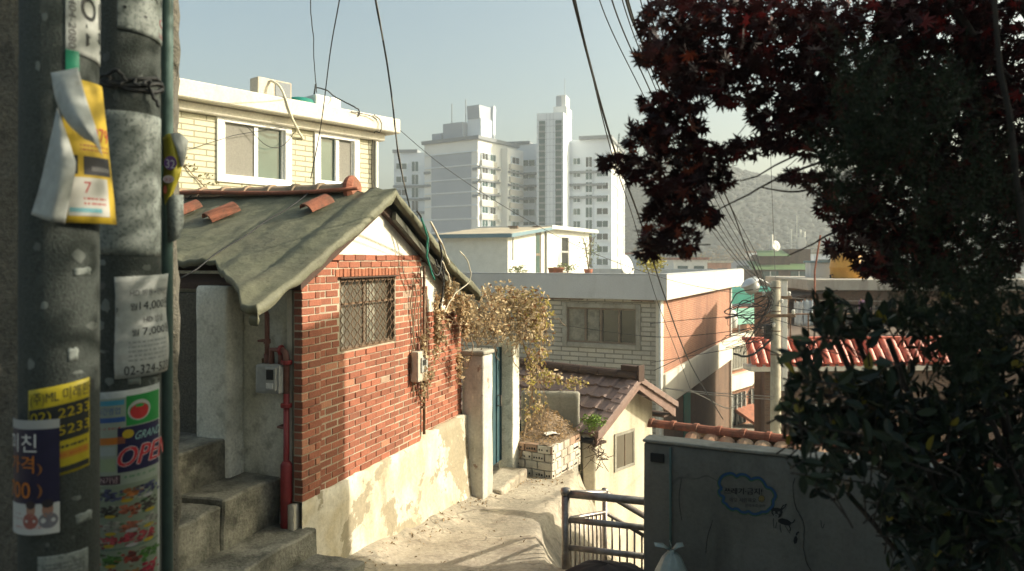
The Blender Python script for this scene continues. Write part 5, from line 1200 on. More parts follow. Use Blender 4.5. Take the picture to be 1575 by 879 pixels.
dish('satellite_dish', 'large white satellite dish on the villa roof near the apartment tower', P(961, 411, 31), .50, rad(52), 15)

# ================================================================ APARTMENTS
BLD = []
def aptwin(parent, x, z, w, h, y=0, split=2):
    q = MB(); q.box(x, x + w, y - .25, y + .1, z, z + h); o = q.build('window', M[rnd.choice(('glass_teal', 'glass_teal', 'glass_teal', 'glass_dark', 'glass_green'))], parent)
    q = MB(); f = .12
    q.box(x - f, x + w + f, y - .32, y + .02, z - f * 1.6, z); q.box(x - f, x + w + f, y - .32, y + .02, z + h, z + h + f); q.box(x - f, x, y - .32, y + .02, z, z + h); q.box(x + w, x + w + f, y - .32, y + .02, z, z + h)
    for k in range(1, split): q.box(x + w * k / split - .05, x + w * k / split + .05, y - .30, y + .0, z, z + h)
    q.build('frame', M['apt_white'], o); return o
AA = math.atan2(.833, .553)        # right hand face of the front block runs this way
A1 = thing('apartment_block', 'tall white and grey apartment block with a blank panelled gable facing left', 'apartment building', (-6.6, 145, 0), AA)
FH = 2.62
mb = MB(); mb.box(0, 13.8, 0, 13.5, -16, 23.4); mb.build('wall', M['apt_cream'], A1)
mb = MB()      # left gable panels, on local -x face
zt = 23.4
for k in range(12):
    z1 = 21.0 - k * FH; mb.box(-.12, -.001, 1.6, 11.6, z1 - FH + .32, z1)
mb.build('gable_panels', M['apt_grey'], A1)
mb = MB()
for k in range(12): mb.box(-.22, -.003, 0.1, 13.4, 21.0 - k * FH + .06, 21.0 - k * FH + .26)
mb.build('gable_band', M['apt_white'], A1)
mb = MB()
for k in range(3): [mb.box(-.30, -.004, a, b, 17.9 - k * FH * 1.0 - .5, 17.9 - k * FH * 1.0) for a, b in ((11.9, 13.5), (.0, 1.2))]
mb.box(-.5, 14.1, -.5, 13.9, 23.4, 24.1)
mb.build_each('dark_band', M['apt_dark'], A1)
mb = MB(); mb.box(6.4, 7.6, -.02, .0, -16, 23.3); mb.box(7.9, 13.8, -1.6, -.0, -16, 22.6); mb.build('bay', M['apt_cream'], A1)
mb = MB()
for k in range(10):
    z = 19.6 - k * FH; mb.box(.7, 5.9, -.5, -.003, z - 1.25, z - .15); mb.box(8.4, 13.2, -2.0, -1.603, z - 1.25, z - .15)
mb.build_each('balcony_panel', M['apt_beige'], A1)
for k in range(10):
    z = 19.6 - k * FH
    for x, w, y in ((1.0, 1.9, 0), (3.7, 1.9, 0), (9.2, 2.6, -1.6)): aptwin(A1, x, z, w, 1.25, y)
mb = MB()
for k in range(3): mb.box(.0, 7.0, -.6, -.004, 17.95 - k * FH, 18.3 - k * FH); mb.box(8.0, 13.8, -2.1, -1.605, 17.6 - k * FH, 17.95 - k * FH)
mb.build_each('dark_band', M['apt_dark'], A1)
mb = MB()
for k in range(9): mb.box(6.6, 7.3, -.5, -.03, 18.0 - k * FH, 18.7 - k * FH)
mb.build_each('balcony_unit', M['white_paint'], A1)
mb = MB(); mb.box(1.0, 6.5, 4.5, 9.5, 24.1, 27.4); mb.box(.8, 4.5, 9.7, 12.2, 24.1, 25.6); mb.build('roof_house', M['apt_grey'], A1)
mb = MB(); mb.box(2.4, 6.6, 1.0, 4.4, 24.1, 28.0); mb.box(6.3, 6.9, .7, 1.3, 24.1, 31.0); mb.build('lift_tower', M['apt_white'], A1)
mb = MB(); mb.extr([(2.2, 1.2, 28.0), (7.4, 1.2, 28.0), (8.0, 1.2, 30.6), (2.0, 1.2, 30.6)], (0, 3.0, 0)); mb.build('roof_crown', M['apt_grey'], A1)
mb = MB(); mb.tube([(2, 8, 27.4), (2, 8, 31.5)], .1, 5); mb.tube([(4, 6, 27.4), (4, 6, 32.5)], .1, 5); mb.build('antenna_mast', M['apt_dark'], A1)
A2 = thing('apartment_wing', 'long white apartment wing with a tall glazed stair tower rising in front of it', 'apartment building', ((783 - CX) * 160 / F, 160, 0), rad(-15))
mb = MB(); WL = 21.6; mb.box(0, 7.8, 0, 12, -16, 24.6); mb.box(13.2, WL, 0, 24, -16, 25.0); mb.box(7.8, 13.2, 2, 12, -16, 24.4); mb.build('wall', M['apt_white'], A2)
mb = MB(); mb.box(WL + .002, WL + .1, .8, 23.2, -16, 24.6); mb.build('end_panel', M['apt_beige'], A2)
mb = MB(); mb.box(WL + .001, WL + .3, 0, .6, -16, 25); mb.box(WL + .001, WL + .3, 11.6, 12.6, -16, 25); mb.box(WL + .001, WL + .3, 23, 24, -16, 25); [mb.box(WL + .003, WL + .25, .6, 23, 21 - k * FH, 21.5 - k * FH) for k in range(12)]; mb.build('end_band', M['apt_white'], A2)
for k in range(9):
    z = 19.9 - k * FH
    for x, w in ((.9, 1.3), (3.1, 2.6), (6.6, 1.0), (14.0, 1.4), (16.6, 1.3), (18.9, 2.3)): aptwin(A2, x, z - (.6 if w == 1.3 and x > 16 else 0), w, 1.25 + (.8 if w == 1.3 and x > 16 else 0), 0)
mb = MB()
for k in range(3): mb.box(-.1, 7.8, -.7, -.003, 18.0 - k * FH, 18.45 - k * FH); mb.box(13.2, WL - .8, -.7, -.003, 18.0 - k * FH, 18.45 - k * FH)
mb.box(-.4, 4.5, -.5, 12.4, 24.6, 25.2); mb.box(15.2, WL + .5, -.8, 24.6, 25.0, 25.7)
mb.build_each('dark_band', M['apt_dark'], A2)
mb = MB(); mb.box(7.7, 13.2, -7, 1.9, -16, 29.6); mb.build('stair_tower', M['apt_white'], A2)
mb = MB(); [mb.box(x, x + .06, -7.03, -7.0, -16, 29.4) for x in (9.7, 10.4, 11.1)]; [mb.box(7.72, 13.18, -7.04, -7.002, 28.2 - k * 1.31, 28.26 - k * 1.31) for k in range(26)]; mb.build('tower_joint', M['apt_grey'], A2)
for x in (8.2, 11.6): mb = MB(); mb.box(x, x + 1.25, -7.15, -7.0, -16, 28.0); st_ = mb.build('stair_window', M['glass_teal'], A2); mb = MB(); [mb.box(x, x + 1.25, -7.2, -7.152, 27.0 - k * 1.31, 27.35 - k * 1.31) for k in range(22)]; mb.build_each('spandrel', M['apt_dark'], st_)
mb = MB(); mb.box(10.6, 13.4, -4.5, 1.0, 29.6, 31.3); mb.box(11.2, 13.0, -3.5, .5, 31.3, 33.8); mb.build('roof_house', M['apt_cream'], A2)
mb = MB(); mb.box(11.0, 12.1, -3.7, -3.5, 31.3, 33.6); mb.tube([(12.5, -2, 33.8), (12.5, -2, 37.5)], .08, 5); mb.build('antenna_mast', M['apt_grey'], A2)
A3 = thing('apartment_slab', 'hazy white apartment slab with dark balcony bands at the left of the taller block', 'apartment building', ((606 - CX) * 172 / F, 172, 0), rad(-4))
mb = MB(); mb.box(0, 9.5, 0, 12, -16, 24.6); mb.build('wall', M['apt_white'], A3)
mb = MB(); mb.box(-.3, 5.5, -.4, 12.3, 24.6, 25.3); [mb.box(-.1, 9.4, -.6, -.003, 16.6 - k * 3.0, 17.1 - k * 3.0) for k in range(4)]; mb.build_each('dark_band', M['apt_dark'], A3)
for k in range(9):
    z = 20.8 - k * 3.0
    for x, w in ((.6, 2.4), (4.2, 1.5), (7.2, 1.3)): aptwin(A3, x, z - (.5 if w == 1.5 else 0), w, 1.3 + (.9 if w == 1.5 else 0))

# ================================================================ HOUSES ALONG THE ALLEY AT THE RIGHT
def local_thing(name, label, cat, px, Y, ang, group=None):
    t = thing(name, label, cat, ((px - CX) * Y / F, Y, 0), ang, group); return t
def zz(py, Y): return -(py - HY) * Y / F
# white banded brick villa
BV = local_thing('banded_brick_villa', 'brick villa with two white floor bands beside the concrete pole', 'house', 1108, 39.5, math.atan2(.75, .66))
mb = MB(); mb.box(0, 9, 0, 6, -14, -3.3); mb.build('wall', M['redbrick_far'], BV)
mb = MB(); mb.box(-.3, 9, -.35, -.003, -4.7, -4.0); mb.box(-.3, 9, -.35, -.003, -7.0, -6.2); mb.build('white_band', M['creampaint'], BV)
for x in (.6, 3.6, 6.4):
    q = MB(); q.box(x, x + 2.3, -.12, -.002, -5.9, -4.8); w = q.build('window', M['glass_grey'], BV); q = MB(); [q.box(x + k * .2, x + k * .2 + .04, -.2, -.16, -5.95, -4.75) for k in range(12)]; q.box(x, x + 2.3, -.21, -.15, -5.95, -5.88); q.build('grille', M['cement'], w)
    q = MB(); q.box(x, x + 2.2, -.1, -.002, -9.0, -7.3); w = q.build('window', M['glass_dark'], BV); q = MB(); [q.box(x + k * .55 - .04, x + k * .55 + .04, -.16, -.12, -9, -7.3) for k in range(5)]; q.build('frame', M['greyplastic'], w)
mb = MB(); mb.extr([(1.6, -.1, -8.1), (1.6, -1.4, -8.8), (1.6, -1.4, -8.95), (1.6, -.1, -8.3)], (2.2, 0, 0)); rf_ = mb.build('porch_roof', M['terracotta'], BV); mb = MB(); mb.box(1.5, 3.9, -1.5, -1.42, -9.1, -8.9); mb.build('gutter', M['white_paint'], rf_)
mb = MB(); mb.box(.2, 9, .2, 6, -3.3, -3.0); mb.build('parapet', M['terracotta'], BV)
t = thing('teal_green_awning', 'teal green tarpaulin canopy on the roof behind the street lamp', 'awning', P(1150, 495, 41), math.atan2(.5, .86))
mb = MB(); mb.extr([(-1.6, 0, 1.0), (2.2, 0, 1.0), (2.2, .0, 1.75), (-1.6, .0, 1.75)], (0, .04, 0)); mb.extr([(-1.6, .05, 1.75), (2.2, .05, 1.75), (2.2, 2.5, 2.0), (-1.6, 2.5, 2.0)], (0, 0, .03)); mb.build('canopy', M['greentarp'], t)
mb = MB(); mb.box(-1.6, 2.2, -.3, -.05, -.1, .75); mb.build('mint_wall', M['mint'], t); mb = MB(); [mb.tube([(x, .02, -.3), (x, .02, 1.72)], .03, 6) for x in (-1.5, .3, 2.1)]; mb.build('post', M['greyplastic'], t)
t = thing('white_roof_tank', 'small white rounded tank on the roof in front of the teal canopy', 'tank', P(1124, 497, 39.6)); mb = MB(); mb.lathe([(.0, -.3), (.32, -.25), (.36, .2), (.3, .55), (.12, .7), (.1, .8), (0, .8)], n=18); mb.build('tank', M['white_paint'], t, smooth=True); mb = MB(); mb.tube([(.34, 0, -.1), (.45, 0, -.1), (.45, 0, -.5)], .04, 6); mb.build('outlet', M['greyplastic'], t)
# red tiled mini roof house
RT = local_thing('red_tiled_house', 'house with a row of bright glazed red tiles along its parapet, behind the shrub', 'house', 1150, 21.5, rad(3))
mb = MB(); WLEN = 7.2; pit = .27; k = 0; x = .24
while x < WLEN:
    pts = []
    for (ya, za) in ((0, zz(563, 21.5)),): pass
    z0, z1 = zz(563, 21.5), zz(527, 21.5)
    for (s0, s1) in ((0, .55), (.5, 1.0)):
        a = Vector((x, .05 + .55 * s0, z0 + (z1 - z0) * s0)); b = Vector((x, .05 + .55 * s1, z0 + (z1 - z0) * s1))
        d = (b - a); nn = Vector((0, -d.z, d.y)).normalized(); off = .035 if s0 == 0 else 0
        ring = [a + Vector((.115 * math.cos(math.pi * q / 8), 0, 0)) + nn * (.10 * math.sin(math.pi * q / 8) + off) for q in range(9)]
        mb.extr(ring, d)
    x += pit
x = .24 + pit / 2
while x < WLEN: 
    a = Vector((x, .05, z0 - .01)); d = Vector((0, .55, z1 - z0)); mb.extr([a + Vector((.1 * math.cos(math.pi * q / 6), .01, -.05 * math.sin(math.pi * q / 6))) for q in range(7)], d); x += pit
mb.box(.12, WLEN, .5, .8, zz(527, 21.5) - .02, zz(527, 21.5) + .08)
mb.build('tile_roof', M['redroof'], RT, bevel=.006)
mb = MB(); mb.box(.12, WLEN, .06, .7, z0 - .18, z0 - .035); mb.build('eave', M['creampaint'], RT)
mb = MB(); mb.prism([(.62, .3), (WLEN, .3), (WLEN, .84), (.84, .84)], -9, z0 - .19); mb.prism([(.86, .85), (WLEN, .85), (WLEN + 1, 6.3), (2.87, 6.3)], -9, z1 - .03); mb.build('wall', M['brownbrick'], RT)
q = MB(); q.box(1.4, 2.8, .2, .298, -5.6, -4.2); w = q.build('window', M['glass_dark'], RT); q = MB(); [q.box(1.4 + k * .35 - .03, 1.4 + k * .35 + .03, .15, .198, -5.6, -4.2) for k in range(5)]; q.build('frame', M['greyplastic'], w)
mb = MB(); [mb.tube([(1.6 + k * .55, .8, z1 + .05), (1.6 + k * .55, .8, z1 + .75)], .022, 6) for k in range(10)]; mb.tube([(1.5, .8, z1 + .75), (7, .8, z1 + .75)], .025, 6); mb.build('roof_rail', M['rust'], RT)
# brown house with the slab roof
BR = local_thing('brown_slab_roofed_house', 'brown brick house with a pale concrete roof slab under the yellow tank', 'house', 1212, 28, rad(-4))
mb = MB(); mb.box(.9, 9, 0, 5, -9, -1.15); mb.box(0, .9, .6, 5, -9, -1.4); mb.build('wall', M['brownbrick'], BR)
mb = MB(); mb.box(.55, 9.5, -.5, 5.3, -1.12, -.72); mb.build('roof', M['concrete_eave'], BR, bevel=.02)
mb = MB(); mb.extr([(-.15, -.2, -1.5), (1.6, -.6, -1.15), (1.6, -.6, -1.09), (-.15, -.2, -1.42)], (0, 2.5, 0)); mb.build('lean_to_roof', M['darkwood'], BR)
q = MB(); q.box(2.0, 3.6, -.08, -.002, -2.9, -1.7); w = q.build('window', M['glass_dark'], BR); q = MB(); [q.box(2.0 + k * .53 - .04, 2.0 + k * .53 + .04, -.14, -.085, -2.9, -1.7) for k in range(4)]; q.build('frame', M['bronze'], w)
mb = MB(); mb.box(.05, .85, .55, .598, -3.4, -1.6); mb.build('door', M['darkwood'], BR)
mb = MB(); mb.tube([(.75, -.7, -3), (.75, -.7, -.4), (.95, -.7, .9)], .035, 6); mb.build('standpipe', M['terracotta'], BR)
t = thing('yellow_water_tank', 'orange yellow plastic water tank on the brown house roof, half behind maple leaves', 'water tank', P(1304, 431, 29.5), 0)
mb = MB(); mb.lathe([(.0, 0), (.58, 0), (.64, .12), (.66, .45), (.68, .47), (.68, .52), (.66, .54), (.62, .9), (.5, 1.02), (.2, 1.08), (.2, 1.14), (0, 1.14)], n=28); mb.build('tank', M['yellowtank'], t, smooth=True); mb = MB(); mb.tube([(-.62, -.1, .2), (-.75, -.15, .2), (-.75, -.15, -.3)], .035, 6); mb.build('outlet', M['wire'], t)
t = thing('blue_grey_roof_box', 'pale blue grey roof box left of the yellow water tank', 'roof box', P(1266, 430, 30.5)); mb = MB(); mb.box(-.5, .5, 0, .6, -.1, .68); mb.build('box', M['greypaint'], t, bevel=.02); mb = MB(); mb.box(-.55, .55, -.05, .65, .68, .76); mb.build('lid', M['blueflash'], t)
cl = [(1228, 464, .30, .85, (.55, .56, .55), 'white shirt drying on the line beside the brown house door'), (1243, 462, .34, .9, (.45, .50, .53), 'pale blue grey shirt drying on the line beside the white one'), (1268, 470, .4, .8, (.50, .55, .58), 'light blue towel drying on the line behind the shrub top'), (1330, 462, .4, .6, (.28, .16, .25), 'dull purple cloth drying on the line below the yellow tank'), (1392, 474, .35, .5, (.6, .6, .56), 'white cloth drying on the line far right behind the leaves')]
for px, py, w, h, c, lb in cl:
    t = thing('hanging_laundry', lb, 'laundry', P(px, py, 26.2), 0, 'washing on the line'); q = MB()
    q.grid([[(-w / 2 + w * i / 8, .03 * math.sin(i * 1.4 + j), -h * j / 6 + .02 * math.sin(i)) for i in range(9)] for j in range(7)], c); q.build('cloth', M['cloth'], t, smooth=True, recalc=False, solid=.01)
    q = MB(); [q.box(x - .012, x + .012, -.02, .02, -.03, .05, (.4, .2, .1)) for x in (-w / 3, w / 3)]; q.build_each('peg', M['cloth'], t)
t = thing('washing_line', 'thin washing line strung in front of the brown house', 'washing line', P(1225, 462, 26.2)); mb = MB(); mb.tube([P(1212, 458, 26.2), P(1270, 463, 26.2), P(1420, 464, 26.2)], .008, 5); mb.build('line', M['wire_grey'], t, world=True); mb = MB(); mb.tube([P(1212, 456, 26.2), P(1212, 560, 26.2)], .03, 6); mb.build('line_post', M['rust'], t, world=True)
# green roofed building
G = local_thing('green_roofed_building', 'reddish building with a green metal roof in front of the wooded hill', 'building', 1160, 88, rad(-3))
def zy(py): return zz(py, 88)
mb = MB(); mb.box(0, 6.9, 0, 6, -16, zy(416)); mb.box(1.0, 4.6, 1.5, 5, zy(416), zy(392)); mb.box(4.7, 7.2, 2, 5, zy(416), zy(383)); mb.build('wall', M['brownbrick'], G)
mb = MB(); mb.extr([(-.3, -.4, zy(415)), (7.2, -.4, zy(415)), (7.0, 3, zy(402)), (-.1, 3, zy(402))], (0, .3, .0)); mb.extr([(.8, 1.1, zy(394)), (4.6, 1.1, zy(394)), (4.2, 3, zy(385)), (1.1, 3, zy(385))], (0, .3, 0)); mb.build('roof', M['greenroof'], G)
for x in (.9, 4.2):
    for z in (zy(430), zy(452)):
        q = MB(); q.box(x, x + 1.9, -.1, -.002, z, z + .95); w = q.build('window', M['glass_green'], G); q = MB(); q.box(x + .9, x + 1.0, -.14, -.1, z, z + .95); q.box(x - .1, x + 2, -.15, -.1, z - .12, z); q.build('frame', M['white_paint'], w)
mb = MB(); mb.tube([(5.9, 3, zy(384)), (5.9, 3, zy(330))], .05, 5)
for x, a, b in ((5.2, 372, 352), (6.3, 376, 352), (6.8, 374, 355), (2.9, 375, 360)): mb.tube([(x, 3, zy(a) - .6), (x, 3, zy(b))], .13 if x != 2.9 else .2, 6); 
mb.tube([(4.6, 3, zy(372)), (7.0, 3, zy(372))], .05, 5); mb.box(6.0, 6.9, 2.8, 3.2, zy(384), zy(364)); mb.build_each('mobile_antenna', M['white_paint'], G)
dish('satellite_dish', 'small white satellite dish on the green roofed building', P(1192, 379, 85), .62, rad(25), 10)
# small far houses beyond the villa roof
r = random.Random(12)
far = [(1036, 415, 110, 5.0, 3.2, 'white_paint', 'tiny white house beyond the villa parapet, under the dangling maple leaves'), (1075, 416, 120, 5.5, 2.6, 'redbrick_far', 'low red brick house far beyond the villa parapet'), (1098, 414, 135, 7, 3.4, 'apt_grey', 'far grey flat roofed house behind the bundle of wires'), (1128, 412, 150, 8, 3.4, 'apt_beige', 'far beige house just left of the green roofed building'), (1010, 412, 130, 5, 3.0, 'apt_white', 'far pale house right of the apartment wing behind the yellow bush'), (975, 408, 140, 4.5, 4.5, 'apt_grey', 'far grey house touching the apartment wing on its right'), (1252, 408, 120, 6, 4, 'apt_white', 'far pale house right of the reddish building under the antennas'), (1150, 400, 190, 12, 4, 'apt_white', 'farthest pale block at the foot of the wooded hill')]
for px, py, Y, w, h, m_, lb in far:
    t = local_thing('distant_house', lb, 'house', px, Y, rad(r.uniform(-20, 25)), 'houses in the valley'); zt = zz(py, Y) + h * .45
    q = MB(); q.box(0, w, 0, 6, -18, zt); q.build('wall', M[m_], t); q = MB(); q.box(-.25, w + .25, -.25, 6.25, zt, zt + .35); q.build('roof', M['cement' if r.random() < .6 else 'terracotta'], t)
    for k in range(2): q = MB(); q.box(.6 + k * w * .48, .6 + k * w * .48 + w * .3, -.08, -.002, zt - 2.0, zt - .9); q.build('window', M['glass_teal'], t)
# distant bare trees at the hill foot
def far_tree(px, py, Y, h, lb, seed, col):
    t = thing('distant_tree', lb, 'tree', (((px - CX) * Y / F), Y, prof(Y)), 0, 'trees in the valley'); r = random.Random(seed)
    H = zz(py, Y) - prof(Y); q = MB(); q.tube([(0, 0, 0), (.1, 0, H * .4), (0, .1, H * .8)], [.3, .2, .05], 7)
    for k in range(7): a = r.uniform(0, 6.28); q.tube([(0, 0, H * r.uniform(.3, .6)), (math.cos(a) * h * .3, math.sin(a) * h * .3, H * r.uniform(.65, .95))], [.1, .03], 5)
    q.build('trunk', M['bark'], t)
    q = MB()
    for i in range(700):
        a = Vector((r.gauss(0, .45), r.gauss(0, .45), r.gauss(0, .42)))
        if a.length > 1: a /= a.length
        scatter_leaf(q, Vector((a.x * h * .55, a.y * h * .55, H - h * .45 + a.z * h * .55)), r.uniform(.3, .6), tuple(Vector(col) * r.uniform(.6, 1.3)), r)
    q.build('crown', M['leaf_dry'], t, recalc=False)
for i, (px, py, Y, h, lb, col) in enumerate(((1060, 388, 125, 6, 'hazy olive tree behind the tiny white house', (.16, .15, .07)), (1103, 385, 160, 8, 'hazy brown tree left of the green roofed building', (.20, .15, .09)), (1150, 378, 170, 9, 'hazy pale brown tree behind the green roof', (.22, .17, .11)), (990, 385, 150, 7, 'hazy brown tree beside the apartment wing end', (.19, .14, .08)), (1268, 372, 160, 10, 'hazy grey brown tree behind the yellow tank', (.19, .16, .10)), (1330, 360, 150, 11, 'hazy tree mostly hidden behind the maple at right', (.17, .15, .09)))):
    far_tree(px, py, Y, h, lb, i, col)

# ================================================================ STREET POLE, LAMP, WIRES
PX, PY = (1193 - CX) * 19 / F, 19.0
SP = thing('concrete_pole', 'sunlit concrete utility pole crowded with wires beside the street lamp', 'utility pole', (PX, PY, -7))
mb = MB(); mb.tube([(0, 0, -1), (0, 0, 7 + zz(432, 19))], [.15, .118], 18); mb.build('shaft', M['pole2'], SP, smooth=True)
mb = MB(); mb.box(-.35, .4, -.04, .04, 6.0, 6.08); mb.box(-.30, .45, -.16, -.10, 5.55, 5.63); mb.build('crossarm', M['rust'], SP, bevel=.006)
for x, y, z in ((-.3, 0, 6.08), (.34, 0, 6.08), (.1, -.14, 5.9), (.4, -.13, 5.63), (-.1, -.15, 5.3)):
    q = MB(); q.lathe([(.02, 0), (.045, .02), (.03, .05), (.05, .07), (.03, .11), (0, .12)], c=(x, y, z), n=10); q.build('insulator', M['white_paint'], SP, smooth=True)
mb = MB(); [mb.tube([(.128 * math.cos(k * .5), .128 * math.sin(k * .5), z) for k in range(13)], .014, 5) for z in (6.3, 5.7, 5.2, 4.6)]; mb.build_each('band', M['rust'], SP)
mb = MB(); mb.box(-.28, -.15, -.12, .1, 5.0, 5.35); mb.build('junction_box', M['black'], SP, bevel=.02)
t = thing('pale_post', 'thin pale square post just right of the concrete pole top', 'post', P(1206, 520, 21.2)); mb = MB(); mb.box(-.07, .07, -.07, .07, -1.5, 1.62); mb.build('post', M['white_paint'], t, bevel=.01); mb = MB(); mb.box(-.09, .09, -.09, .09, 1.622, 1.68); mb.build('cap', M['cement'], t)
t = thing('street_lamp', 'white domed street lamp on a curved arm at the top of the concrete pole', 'street lamp', (PX, PY, zz(445, 19)))
mb = MB(); mb.tube(wavy([(-.1, 0, .1), (-.35, -.02, .22), (-.52, -.03, .30), (-.62, -.03, .27)], amp=0), .022, 8); mb.build('arm', M['aluminium'], t, smooth=True)
Mx = Matrix.Rotation(rad(-28), 3, 'Y')
mb = MB(); mb.lathe([(0, .10), (.08, .09), (.17, .05), (.24, -.01), (.25, -.03), (.22, -.03), (.1, .03), (0, .05)], n=22, c=(-.68, -.03, .17), M=Mx); mb.build('shade', M['aluminium'], t, smooth=True)
mb = MB(); mb.lathe([(0, -.30), (.12, -.29), (.19, -.2), (.2, -.04), (0, -.03)], n=20, c=(-.68, -.03, .17), M=Mx); mb.build('diffuser', mat('lamp_globe', (.42, .43, .41), rough=.35, bump=0), t, smooth=True)
def wire(label, pts, r_, group=None, m_='wire', seed=0, name='overhead_wire', amp=.0, n=14):
    t_ = MB(); t_.tube(wavy(pts, n=n, amp=amp, seed=seed), r_, 5); o = t_.build(name, M[m_], None, smooth=True, recalc=False); tag(o, label, 'wire', group); return o
top = lambda px, py=440, Y=19: P(px, py, Y)
GWR = 'wires running up from the concrete pole'
lb = 'thin black wire slanting down from the sky to the concrete pole'
ends = [(1186, 452), (1188, 446), (1190, 455), (1192, 449), (1187, 460), (1190, 464), (1186, 470)]
ws = [(922, 990), (941, 1003), (957, 1012), (966, 1018), (985, 1030), (996, 1037), (1008, 1044)]
for i, ((a, b2), e) in enumerate(zip(ws, ends)):
    wire(lb, [P(a - 44, -260, 4.6), P(a, 0, 7.6), P(b2 + 6, 160, 10.0), P(1066 + i * 9, 310, 13.4), P(1130 + i * 6, 400, 16.4), P(e[0], e[1], 18.9)], .0065 + .002 * (i % 2), GWR)
wire('thick black cable slanting from behind the maple down to the concrete pole', [P(930, -260, 4.8), P(963, 0, 7.8), P(1012, 110, 9.6), P(1118, 305, 13.6), P(1154, 400, 16.8), P(1188, 470, 18.9)], .014)
wire('thick black twisted cable crossing the sky and the grey villa corner', [P(838, -200, 4.2), P(882, 0, 5.6), P(940, 215, 8.2), P(985, 340, 10.5), P(1022, 455, 13), P(1062, 560, 16), P(1112, 645, 20)], .012, seed=2)
wire('thin black wire running alongside the thick twisted cable', [P(843, -200, 4.25), P(887, 10, 5.6), P(938, 225, 8.2), P(975, 340, 10.5), P(1008, 455, 13), P(1042, 545, 16), P(1062, 600, 18)], .006, seed=3)
tw = [P(545, -220, 4.4), P(578, 0, 5.6), P(600, 130, 6.5), P(614, 245, 7.3), P(634, 338, 8.2)]
wire('pale strand twisted round the dark cable ending at the tarpaulin roof', [p + Vector((.004, 0, 0)) for p in tw], .0045, m_='wire_grey', amp=.008, seed=8)
wire('dark twisted cable dropping from the sky to the tarpaulin roof apex', tw, .008, amp=.006, seed=5)
wire('thin black wire dropping in front of the smaller window of the cream house', [P(548, -160, 5), P(522, 0, 7), P(508, 80, 8), P(494, 190, 9.2), P(478, 275, 9.9)], .0065)
wire('thin kinked wire dropping from the top edge to the cream house roof', [P(470, -160, 9), P(477, 0, 11), P(482, 60, 11.8), P(484, 110, 12.6), P(487, 143, 13.4)], .008, amp=.012, seed=6)
wire('long thin wire sagging from the cream house corner across the apartments', [P(598, 186, 15.4), P(690, 262, 15.8), P(808, 337, 16.4), P(914, 390, 17), P(1020, 428, 17.8), P(1100, 446, 18.4), P(1188, 458, 18.9)], .007)
hz_ = [('black wire crossing level over the villa, uppermost of the level wires', [(1000, 498, 24), (1060, 492, 22.5), (1130, 486, 20.5), (1188, 474, 18.9)]), ('black wire crossing level over the villa, second of the level wires', [(860, 500, 25), (1000, 518, 23), (1090, 514, 21), (1188, 500, 18.9)]), ('sagging black wire crossing the red brick side of the villa', [(1002, 558, 23.5), (1060, 548, 22.5), (1130, 535, 20.5), (1188, 512, 18.9)]), ('pale grey wire sagging low across the villa beneath its white band', [(1020, 597, 22), (1090, 604, 20.8), (1150, 608, 19.8), (1188, 610, 18.9)]), ('second pale grey wire sagging low across the villa', [(1024, 598, 22), (1090, 607, 20.8), (1150, 612, 19.8), (1188, 615, 18.9)]), ('black wire rising over the villa side wall to the concrete pole', [(1006, 570, 23.8), (1070, 540, 22), (1120, 520, 20.5), (1188, 496, 18.9)])]
for i, (lb_, pts) in enumerate(hz_): wire(lb_, [P(*p) for p in pts], .009 if i < 3 else .011, 'level wires across the villa', m_='wire' if 'pale' not in lb_ else 'wire_grey', seed=i)
wire('pale looped wire hanging below the white bands', [P(1060, 600, 18.8), P(1085, 612, 18.8), P(1118, 628, 18.8), P(1140, 618, 18.8), P(1160, 590, 18.9)], .012, m_='wire_grey')
wire('thin vertical wire hanging over the small dish', [P(1182, 120, 30), P(1186, 260, 30), P(1191, 390, 30), P(1193, 440, 29)], .012)
for i in range(3): wire('black wire running right from the concrete pole behind the shrub', [P(1192, 470 + i * 22, 18.9), P(1260, 478 + i * 30, 18), P(1420, 470 + i * 46, 15), P(1640, 440 + i * 50, 12)], .008, 'wires leaving the pole to the right')
t = thing('cable_tangle', 'thick tangle of looped black cables on the left of the concrete pole', 'cable', (PX - .3, PY - .15, zz(500, 19))); r = random.Random(31)
for k in range(22):
    q = MB(); x0 = r.uniform(1112, 1165); y0 = r.uniform(465, 545); pts = [P(1188, r.uniform(440, 520), 18.87)]
    for j in range(3): pts.append(P(1188 + (x0 - 1188) * (j + 1) / 3 + r.uniform(-6, 6), pts[0].z * -F / 18.87 + HY + (y0 - (pts[0].z * -F / 18.87 + HY)) * (j + 1) / 3 + r.uniform(2, 12), 18.85 + r.uniform(-.2, .3)))
    if r.random() < .6: pts.append(P(x0 + r.uniform(5, 22), y0 - r.uniform(-12, 22), 18.8)); pts.append(P(1180, y0 - r.uniform(0, 30), 18.8))
    q.tube(wavy(pts, n=8, amp=.015, seed=k), r.choice((.006, .008, .014)), 5); q.build('cable', M['wire'], t, world=True, smooth=True, recalc=False)
q = MB(); q.tube(wavy([P(1128, 545, 18.8), P(1150, 548, 18.8), P(1172, 536, 18.8), P(1188, 520, 18.85)], n=8, amp=.02), .03, 6); q.build('thick_cable', M['wire'], t, world=True, smooth=True)
